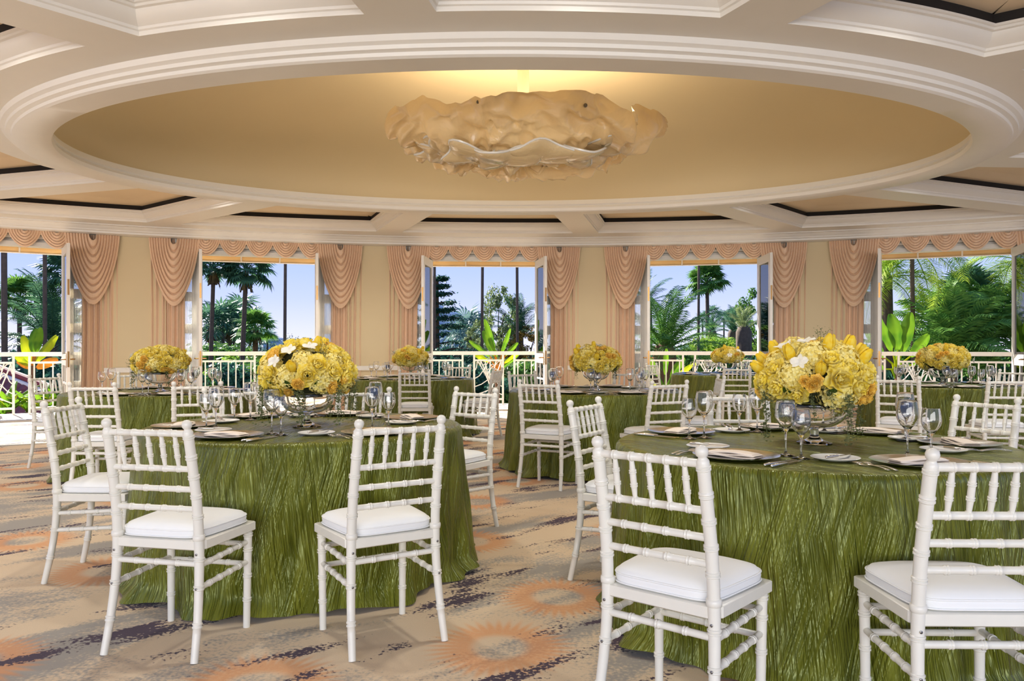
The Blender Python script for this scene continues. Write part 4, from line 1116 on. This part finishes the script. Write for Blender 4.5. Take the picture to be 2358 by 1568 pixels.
# red roof window
palm('fan_palm', 'fan palm with ragged crown and slim trunk beside the red tiled roof', 45, 690, 34, 'fan', 30, 1.0, 'palm_green', .09, .14, skirt=True, seed=3)
palm('tall_palm', 'thick grey palm trunk standing behind the red tiled roof', 8, 330, 26, 'fan', 14, 1.0, 'palm_green', .09, .11, base_px=12, group=bare)
palm('tall_palm', 'grey palm trunk between banana plant and fan palm at red roof window', 103, 340, 28, 'fan', 14, 1.0, 'palm_green', .07, .08, base_px=104, group=bare)
palm('fan_palm', 'fan palm crown partly hidden by the door of the red roof window', 152, 630, 30, 'fan', 26, 1.0, 'palm_blue', .10, .13, skirt=True, group=fans)
palm('date_palm', 'blue-green date palm with arching fronds behind the banana plant', 118, 800, 30, 'date', 34, 1.0, 'palm_blue', .30, .38, elev=(-20, 80))
palm('fan_palm', 'bushy fan palm behind the door leaf of the red roof window', 140, 745, 38, 'fan', 28, 1.1, 'palm_blue', .2, .3, skirt=True)
# fan palm window
palm('fan_palm', 'fan palm with dark trunk close to the door of the fan palm window', 492, 618, 33, 'fan', 30, 1.0, 'palm_blue', .08, .13, base_px=478, skirt=True, seed=1)
palm('fan_palm', 'fan palm with full crown and leaning trunk in the fan palm window', 567, 622, 33, 'fan', 32, 1.05, 'palm_blue', .09, .15, base_px=548, skirt=True, seed=2)
palm('tall_palm', 'single thin bare palm trunk crossing the fan palm window', 659, 330, 30, 'fan', 12, 1.0, 'palm_green', .055, .075, base_px=654, group=bare)
palm('fan_palm', 'short bright green fan palm with brown skirt in the fan palm window', 588, 760, 40, 'fan', 26, 1.05, 'palm_green', .13, .16, trunkm='trunk_brown', skirt=True)
for i, (x, y, D) in enumerate(((486, 752, 60), (513, 742, 62), (530, 748, 64), (556, 726, 66), (505, 778, 70), (540, 772, 70))):
    palm('distant_palm', 'small fan palm in the distant cluster beyond the fan palm window', x, y, D, 'fanfar', 20, 1.15, 'palm_blue', .14, .2, group='distant palms beyond the fan palm window', skirt=i % 2 == 0)
for i, (x, y, D) in enumerate(((574, 790, 120), (616, 786, 125), (600, 800, 130))):
    palm('distant_palm', 'tiny haze-tinted palm near the horizon of the fan palm window', x, y, D, 'fanfar', 14, 1.3, 'leaf_hazed', .14, .2, group='tiny palms on the horizon')
# bird-of-paradise window
palm('tall_palm', 'dark slim palm trunk behind the airy eucalyptus, toward the cedar', 1113, 340, 30, 'fan', 12, 1.0, 'palm_green', .055, .07, base_px=1108, group=bare)
palm('tall_palm', 'dark slim palm trunk behind the airy eucalyptus, toward the autumn tree', 1189, 340, 30, 'fan', 12, 1.0, 'palm_green', .055, .07, base_px=1193, group=bare)
palm('tall_palm', 'slim palm trunk beside the cedar tree', 1001, 340, 30, 'fan', 12, 1.0, 'palm_green', .05, .07, base_px=1000, group=bare)
palm('date_palm', 'dark date palm crown behind the bird-of-paradise plant', 1192, 780, 36, 'date', 26, .7, 'palm_blue', .28, .34, trunkm='trunk_grey', elev=(-15, 80))
for i, (x, y, D) in enumerate(((1080, 765, 60), (1062, 790, 66), (1100, 785, 70))):
    palm('distant_palm', 'haze-tinted palm between the cedar and the eucalyptus', x, y, D, 'fanfar', 20, 1.2, 'leaf_hazed', .2, .25, group='distant palms beside the cedar')
# date palm window
palm('date_palm', 'wide green date palm with long arching fronds', 1530, 812, 23, 'date', 44, .72, 'palm_green', .34, .42, trunkm='trunk_brown', elev=(-25, 62), seed=5)
palm('date_palm', 'dark palm crown hidden behind the door of the date palm window', 1488, 700, 40, 'date', 22, .6, 'palm_blue', .3, .4)
palm('fan_palm', 'slender fan palm with round crown in the date palm window', 1628, 650, 62, 'fan', 34, 1.0, 'palm_green', .14, .2, base_px=1632, seed=4)
palm('tall_palm', 'thin bare palm trunk beside the slender fan palm in the date palm window', 1611, 330, 40, 'fan', 10, 1.0, 'palm_green', .06, .08, base_px=1607, group=bare)
for i, (x, y, D) in enumerate(((1641, 724, 120), (1667, 735, 125), (1690, 728, 120), (1715, 736, 130), (1618, 738, 130))):
    palm('distant_palm', 'tiny long-stemmed palm on the horizon of the date palm window', x, y, D, 'fanfar', 18, .95, 'palm_blue', .12, .16, group='tiny palms beyond the date palm')
palm('pineapple_palm', 'stout palm with dark pineapple trunk and pruned fronds', 1713, 765, 34, 'date', 20, .42, 'leaf_olive', .34, .24, trunkm='trunk_grey', elev=(10, 80))
palm('date_palm', 'blue-green palm crown beside the pineapple-trunk palm', 1688, 768, 46, 'date', 24, .55, 'palm_blue', .3, .35, elev=(0, 80))
palm('date_palm', 'small blue-green palm behind the wide date palm', 1640, 768, 52, 'date', 22, .5, 'palm_blue', .3, .35, elev=(-5, 80))
# jungle window
palm('queen_palm', 'queen palm with drooping yellow-green fronds high in the jungle window', 2040, 640, 21, 'queen', 22, .75, 'palm_lime', .16, .22, base_px=2050, elev=(-40, 70), seed=8)
palm('queen_palm', 'queen palm whose fronds hang above the slim diagonal trunk', 2100, 580, 19, 'queen', 18, .62, 'palm_lime', .05, .07, base_px=2108, elev=(-55, 60), seed=9)
palm('queen_palm', 'palm with bright fronds beside the outer door of the jungle window', 2350, 600, 20, 'queen', 18, .65, 'palm_lime', .06, .08, elev=(-50, 55), seed=10)
palm('areca_palm', 'lush areca palm with arching fronds at the jungle window railing', 2195, 815, 18.6, 'areca', 26, .70, 'palm_green', .10, .14, elev=(-15, 78), seed=11)
palm('areca_palm', 'areca palm with a tall pale stem in the jungle window', 2262, 790, 19.6, 'areca', 22, .70, 'palm_green', .06, .08, elev=(-10, 78), seed=12, trunkm='stucco')
palm('areca_palm', 'dark areca palm at the back of the jungle window', 2170, 800, 22, 'areca', 30, .75, 'palm_green', .12, .15, elev=(-30, 70), seed=13)
palm('areca_palm', 'areca palm close to the outer door of the jungle window', 2335, 800, 19, 'areca', 24, .68, 'palm_green', .08, .12, elev=(-25, 75), seed=14)
palm('areca_palm', 'low areca palm below the jungle window railing', 2250, 880, 18.8, 'areca', 26, .7, 'palm_green', .1, .12, elev=(-10, 80), seed=15)
palm('fan_palm', 'open fan leaf palm against the sky in the jungle window', 2232, 690, 20.5, 'fan', 14, .8, 'palm_blue', .05, .07, elev=(10, 88), seed=16)

# ---- broadleaf trees, cedar, shrubs
tg = 'trees beyond the railing'
tree('eucalyptus_tree', 'tall airy eucalyptus with fine grey-green leaves', 1150, 655, 36, 2.5, 'leaf_olive', cr(CR_fine, 'o'), zs=1.5)
tree('eucalyptus_tree', 'low sparse eucalyptus beside the tall airy one', 1108, 742, 40, 1.8, 'leaf_olive', cr(CR_fine, 'o'), zs=.9)
tree('autumn_tree', 'autumn tree with golden brown leaves at the bird-of-paradise window', 1222, 748, 36, 2.6, 'leaf_autumn', cr(CR_fine, 'a'), zs=1.0)
tree('broadleaf_tree', 'bushy green tree behind the pineapple-trunk palm', 1730, 755, 50, 4, 'leaf_mid', cr(CR_fine, 'm'))
tree('broadleaf_tree', 'tree seen through the glass of the date palm window door', 1755, 660, 48, 4, 'leaf_mid', cr(CR_fine, 'm'), zs=1.6)
tree('broadleaf_tree', 'light green round tree under the fan palms', 510, 790, 46, 5.5, 'leaf_mid', cr(CR_dense, 'm'), zs=.8)
tree('broadleaf_tree', 'yellow-green tree behind the fan palm window railing', 600, 812, 40, 6.5, 'leaf_bright', cr(CR_dense, 'b'), zs=.8)
tree('broadleaf_tree', 'haze-tinted tree beside the single bare trunk of the fan palm window', 690, 775, 70, 6.5, 'leaf_hazed', cr(CR_fine, 'h'), zs=.8)
tree('broadleaf_tree', 'green tree partly behind the short fan palm', 548, 805, 60, 7, 'leaf_dark', cr(CR_dense, 'd'), zs=.7)
tree('broadleaf_tree', 'dark tree behind the cedar', 1040, 800, 50, 5, 'leaf_dark', cr(CR_dense, 'd'), zs=.8)
tree('broadleaf_tree', 'green tree below the eucalyptus', 1150, 822, 34, 4, 'leaf_olive', cr(CR_dense, 'o'), zs=.8)
tree('broadleaf_tree', 'leafy green tree beside the outer door of the bird-of-paradise window', 1225, 830, 26, 2.6, 'leaf_mid', cr(CR_dense, 'm'), zs=1)
tree('broadleaf_tree', 'bright leafy tree below the tiny palms of the date palm window', 1660, 775, 44, 5, 'leaf_bright', cr(CR_dense, 'b'), zs=.7)
tree('broadleaf_tree', 'dark leafy tree deep in the jungle window', 2120, 775, 32, 6, 'leaf_mid', cr(CR_dense, 'm'), zs=1)
tree('broadleaf_tree', 'tall dark tree beyond the areca palms of the jungle window', 2290, 805, 28, 5, 'leaf_mid', cr(CR_dense, 'm'), zs=1.0)
tree('broadleaf_tree', 'dark tree behind the red tiled roof', 90, 815, 40, 6, 'leaf_dark', cr(CR_dense, 'd'), zs=.8)
for i, (x, y) in enumerate(((20, 800), (480, 800), (640, 795), (730, 790), (1030, 785), (1110, 795), (1230, 790), (1540, 785), (1620, 790), (1700, 782), (1760, 788), (2080, 770))):
    wnd = [WNAME[k_] for k_, (a, b) in enumerate(((-50, 200), (440, 760), (960, 1260), (1480, 1770), (2000, 2400))) if a <= x <= b][0]
    D = 72+12*((i*5) % 12); tree('distant_tree', '%s round tree on the far skyline of the %s window' % ('haze-tinted' if i % 3 else 'dark', wnd), x, y, D, D*.105, 'leaf_hazed' if i % 3 else 'leaf_dark', cr(CR_far, 'h' if i % 3 else 'd'), 'far skyline trees', zs=.7)
# cedar with tiers
t = P(1012, 640, 32); ced = tag(empty('cedar_tree', (t.x-.15, t.y, GZ)), 'dark cedar with flat horizontal tiers of needles', 'tree'); hc = t.z-GZ
mb = MB(); trunk(mb, (0, 0, 0), (.05, 0, hc), .28, .06)
rs = np.random.RandomState(9); cc, nn_, ss = [], [], []
for ti in range(15):
    z = hc*(1-.035*ti)-.05; L = .40+.15*ti
    for br in range(7):
        a = rs.rand()*6.28; l = L*rs.uniform(.6, 1.25); e = Vector((l*math.cos(a), l*math.sin(a), z+.10*l-.03*l*l)); mb.tube([(0.05, 0, z), (e.x*.5, e.y*.5, z+.08*l), e], [.035, .022, .008], 5)
        for q in range(190):
            f = rs.rand()**.6; cc.append((e.x*f+rs.normal()*.10, e.y*f+rs.normal()*.10, z+(e.z-z)*f+rs.normal()*.05)); nn_.append((rs.normal()*.5, rs.normal()*.5, 1)); ss.append(.06*rs.uniform(.6, 1.4))
mb.build('trunk', M['branch_brown'], ced); obj('foliage', quads(np.array(cc), np.array(nn_), np.array(ss), .5, 'foliage'), M['leaf_dark'], ced)

# shrubs just below the balcony, seen through the pickets
shr = crown_mesh(14, 3600, 1.1, 1.0, 40, .085, .30, .55); shrm = {}
for i, (x, y, D, w, mt) in enumerate(((15, 905, 22, 2.4, 'leaf_dark'), (130, 850, 24, 2.8, 'leaf_dark'), (500, 858, 24, 2.6, 'leaf_dark'), (560, 850, 25, 2.4, 'leaf_mid'), (620, 855, 24, 2.6, 'leaf_mid'), (680, 850, 26, 2.8, 'leaf_dark'), (735, 865, 23, 2.2, 'leaf_dark'), (1020, 850, 22, 2.4, 'leaf_dark'), (1075, 862, 23, 2.3, 'leaf_dark'), (1140, 862, 26, 2.4, 'leaf_olive'), (1222, 852, 21, 1.9, 'leaf_mid'), (1180, 890, 20.5, 1.8, 'leaf_dark'), (1530, 845, 24, 2.6, 'leaf_dark'), (1600, 838, 24, 2.6, 'leaf_mid'), (1670, 842, 25, 2.6, 'leaf_mid'), (1740, 838, 24, 2.6, 'leaf_dark'), (2060, 872, 20.5, 2.2, 'leaf_dark'), (2150, 868, 20.8, 2.4, 'leaf_dark'), (2240, 862, 21.5, 2.4, 'leaf_dark'), (2330, 865, 20.2, 2.2, 'leaf_dark'))):
    wnd = [WNAME[k_] for k_, (a, b) in enumerate(((-50, 200), (440, 760), (960, 1260), (1480, 1770), (2000, 2400))) if a <= x <= b][0]
    c = P(x, y, D); lw = {'leaf_dark': 'dark', 'leaf_mid': 'mid-green', 'leaf_olive': 'olive'}[mt]
    root = tag(empty('shrub', (c.x, c.y, GZ)), '%s leafy shrub behind the railing of the %s window' % (lw, wnd), 'shrub', '%s shrubs behind the %s railing' % (lw, wnd)); h = c.z-GZ; s = w/2.4
    MB().tube([(0, 0, 0), (.1, .05, h*.5), (0, 0, h-.3)], [.09, .06, .03], 6).build('stem', M['branch_brown'], root)
    for k_, zz in enumerate((h-.95*s, h-2.4*s)):
        obj('foliage', meshfor(shr, mt), None, root, (0, .3*k_, zz), (0, 0, i+k_), (s*(1+.15*k_), s*(1+.15*k_), s*1.2))

# ---- banana and bird-of-paradise plants
def paddle_mesh(l, w, bend, fold, seed, name='leaf'):
    def fn(u, v):
        s = (u-.5)*2; ww = w*.5*(math.sin(PI*min(1, .04+v*.93))**.55); x = s*ww; z = l*v*(1-.25*bend*v); y = bend*l*v*v*.6+fold*abs(s)*ww*.9+.012*math.sin(14*v*(1+.3*s)+seed)*abs(s)
        return (x, y, z)
    return MB().grid(fn, 11, 20).mesh(name, 60)
PAD = [paddle_mesh(1.0, .36, .25, .35, s) for s in (1, 2)]+[paddle_mesh(1.0, .46, .5, .2, 3)]
def paddle_plant(name, label, base, leaves, matn, stem_h, stem_r=.05, stemm='stalk_orange', low=None):
    root = tag(empty(name, (base.x, base.y, GZ)), label, 'plant'); h0 = base.z-GZ
    if stem_h: MB().tube([(0, 0, 0), (.03, 0, h0*.5), (0, 0, h0)], [stem_r*1.3, stem_r*1.1, stem_r], 8).build('stem', M['trunk_brown'], root)
    for i, (dx, dz, tilt, az, roll, L, Wd, mm) in enumerate(leaves):
        tip = Vector((dx, 0, h0+dz)); 
        MB().tube([(0, 0, h0-.25), (dx*.35, 0, h0+dz*.45), tip], [.030, .024, .014], 6).build('stalk', M[stemm], root)
        o = obj('leaf', meshfor(PAD[i % 3], mm), None, root, tip, (0, 0, 0), (L*Wd, L, L)); o.rotation_euler = (Matrix.Rotation(az, 3, 'Z') @ Matrix.Rotation(tilt, 3, 'Y') @ Matrix.Rotation(roll, 3, 'Z')).to_euler()
    return root
paddle_plant('banana_plant', 'banana plant with broad yellow-green leaves beside the red tiled roof', P(76, 842, 17.6), [(-.05, .05, -.35, 0, .2, .72, .9, 'banana_yellow'), (.05, .08, .55, 0, -.4, .78, 1.0, 'banana_yellow'), (.0, .30, -.05, 0, .1, .62, .8, 'banana_green'), (.08, .30, .18, 0, .6, .60, .8, 'banana_green'), (-.10, 0, -.9, 0, .3, .5, .9, 'banana_yellow'), (.08, -.05, 1.1, 0, 0, .5, .9, 'stalk_orange'), (-.02, -.06, -1.2, 0, 0, .45, .9, 'stalk_orange')], 'banana_green', 1)
paddle_plant('bird_of_paradise_plant', 'bird-of-paradise plant with orange stalks and paddle leaves behind railing', P(1145, 862, 17.2), [(-.16, .40, -.85, 0, .5, .62, .55, 'banana_green'), (-.06, .50, -.28, 0, .1, .80, .50, 'banana_green'), (-.02, .38, -.55, 0, -.2, .75, .5, 'banana_green'), (.10, .46, .40, 0, .4, .62, .5, 'banana_green'), (.18, .42, .75, 0, -.2, .42, .7, 'banana_green'), (-.2, .28, -1.0, 0, .2, .45, .6, 'banana_yellow'), (.16, .25, 1.0, 0, .2, .45, .6, 'banana_yellow'), (.05, .1, .9, 0, 0, .6, .4, 'banana_green')], 'banana_green', 1, .06)
paddle_plant('banana_plant', 'banana plant with upright light leaves below the wide date palm', P(1532, 905, 17.2), [(-.12, .35, -.45, 0, .3, .62, .7, 'banana_green'), (0, .40, .12, 0, .2, .62, .6, 'banana_green'), (.12, .35, .55, 0, -.3, .62, .6, 'banana_green'), (.2, .3, .95, 0, .2, .6, .6, 'banana_yellow'), (-.2, .15, -.9, 0, 0, .5, .7, 'banana_yellow')], 'banana_green', 1, stemm='banana_green')
paddle_plant('banana_plant', 'banana plant with huge glossy leaves in the jungle window', P(2065, 850, 16.9), [(-.25, .25, -.45, 0, .5, .85, .85, 'banana_green'), (-.10, .40, -.30, 0, .3, .95, .8, 'banana_green'), (.02, .42, -.02, 0, .0, .90, .8, 'banana_green'), (.12, .38, .22, 0, -.4, .95, .85, 'banana_green'), (.30, .28, .75, 0, -.1, .70, 1.0, 'banana_green'), (-.3, 0, -1.0, 0, .1, .8, .8, 'banana_green'), (.35, .1, 1.1, 0, .2, .6, .9, 'banana_green')], 'banana_green', 1, stemm='banana_yellow')
# strap-leaved lilies below the first railing
strap = paddle_mesh(1.0, .14, .7, .5, 4)
for i, (x, y) in enumerate(((20, 945), (62, 948), (100, 950), (135, 944), (8, 962))):
    c = P(x, y, 14.9+.35*(i % 2)); root = tag(empty('strap_leaf_plant', (c.x, c.y, GZ)), 'bright green strap-leaved plant under the red roof window railing', 'plant', 'strap-leaved plants below the railing')
    MB().tube([(0, 0, 0), (0, 0, c.z-GZ)], [.07, .05], 6).build('stem', M['branch_brown'], root)
    for q in range(11):
        a = q*2.4; o = obj('leaf', meshfor(strap, 'banana_green' if q % 3 else 'banana_yellow'), None, root, (0, 0, c.z-GZ), None, .55+.15*(q % 3)); o.rotation_euler = (Matrix.Rotation(a, 3, 'Z') @ Matrix.Rotation(-.35-.10*(q % 4), 3, 'X')).to_euler()

# red tiled roof beyond the first railing
ridge0 = P(-30, 832, 19.5); ridge1 = P(118, 893, 18.5)
rf = tag(empty('tiled_roof', (ridge1.x, ridge1.y, GZ)), 'dark red scalloped tile roof of the neighbouring pavilion', 'roof')
A = P(-60, 826, 20.0); B = P(118, 893, 18.6); dn = Vector((.15, -.75, -1.05)); org = Vector((ridge1.x, ridge1.y, GZ))
tile = MB().grid(lambda u, v: ((u-.5)*.24*(1 if v < .6 else math.cos((v-.6)/.4*PI*.45)), 0, 0) and Vector(((u-.5)*.24, -.02-.03*(1-(2*u-1)**2)*(.4+.6*v), -.30*(v if v < .65 else .65+(v-.65)*(1-.55*(2*u-1)**2)))), 7, 7).mesh('tile', 60)
ax = (B-A); ln_ = ax.length; ax.normalize(); dn.normalize(); nrm = ax.cross(dn).normalized()
if nrm.y > 0: nrm = -nrm
Rm = Matrix((ax, -nrm, -dn)).transposed()
MB().add([A-org, B-org, B-org+dn*3, A-org+dn*3], [(0, 1, 2, 3)]).build('roof_deck', M['roof_tile'], rf, smooth=0)
for r in range(8):
    for q in range(int(ln_/.24)+1):
        p = A+ax*(.24*q+(.12 if r % 2 else 0))+dn*(.22*r)+nrm*.01; obj('tile', tile, M['roof_tile'], rf, p-org, Rm.to_euler())
MB().tube([A-org, B-org], .085, 10).build('ridge_cap', M['roof_ridge'], rf)
MB().tube([A-org+dn*.16+nrm*.02, B-org+dn*.16+nrm*.02], .05, 8).build('flashing', M['stucco'], rf)
MB().box(Vector((A+B)/2)-org+Vector((-.3, 1.6, -4.0)), (3.6, 2.0, 6.0)).build('pavilion_wall', M['stucco'], rf, smooth=0)

# distant buildings
def building(px0, px1, py, D, lab, floors, depth=12, mt='building_pale'):
    a = P(px0, py, D); b = P(px1, py, D); root = tag(empty('office_building', ((a.x+b.x)/2, D, GZ)), lab, 'building'); w = b.x-a.x; h = a.z-GZ
    MB().box((0, depth/2, h/2), (w, depth, h)).build('wall', M[mt], root, smooth=0)
    for f in range(floors):
        z = h*(1-(f+.6)/(floors+1)*.7); MB().box((0, -.05, z), (w*.94, .12, h*.7/(floors+1)*.5)).build('window_band', M['building_glass'], root, smooth=0)
    MB().box((0, depth/2, h+.3), (w*.7, depth*.6, .8)).build('parapet', M[mt], root, smooth=0)
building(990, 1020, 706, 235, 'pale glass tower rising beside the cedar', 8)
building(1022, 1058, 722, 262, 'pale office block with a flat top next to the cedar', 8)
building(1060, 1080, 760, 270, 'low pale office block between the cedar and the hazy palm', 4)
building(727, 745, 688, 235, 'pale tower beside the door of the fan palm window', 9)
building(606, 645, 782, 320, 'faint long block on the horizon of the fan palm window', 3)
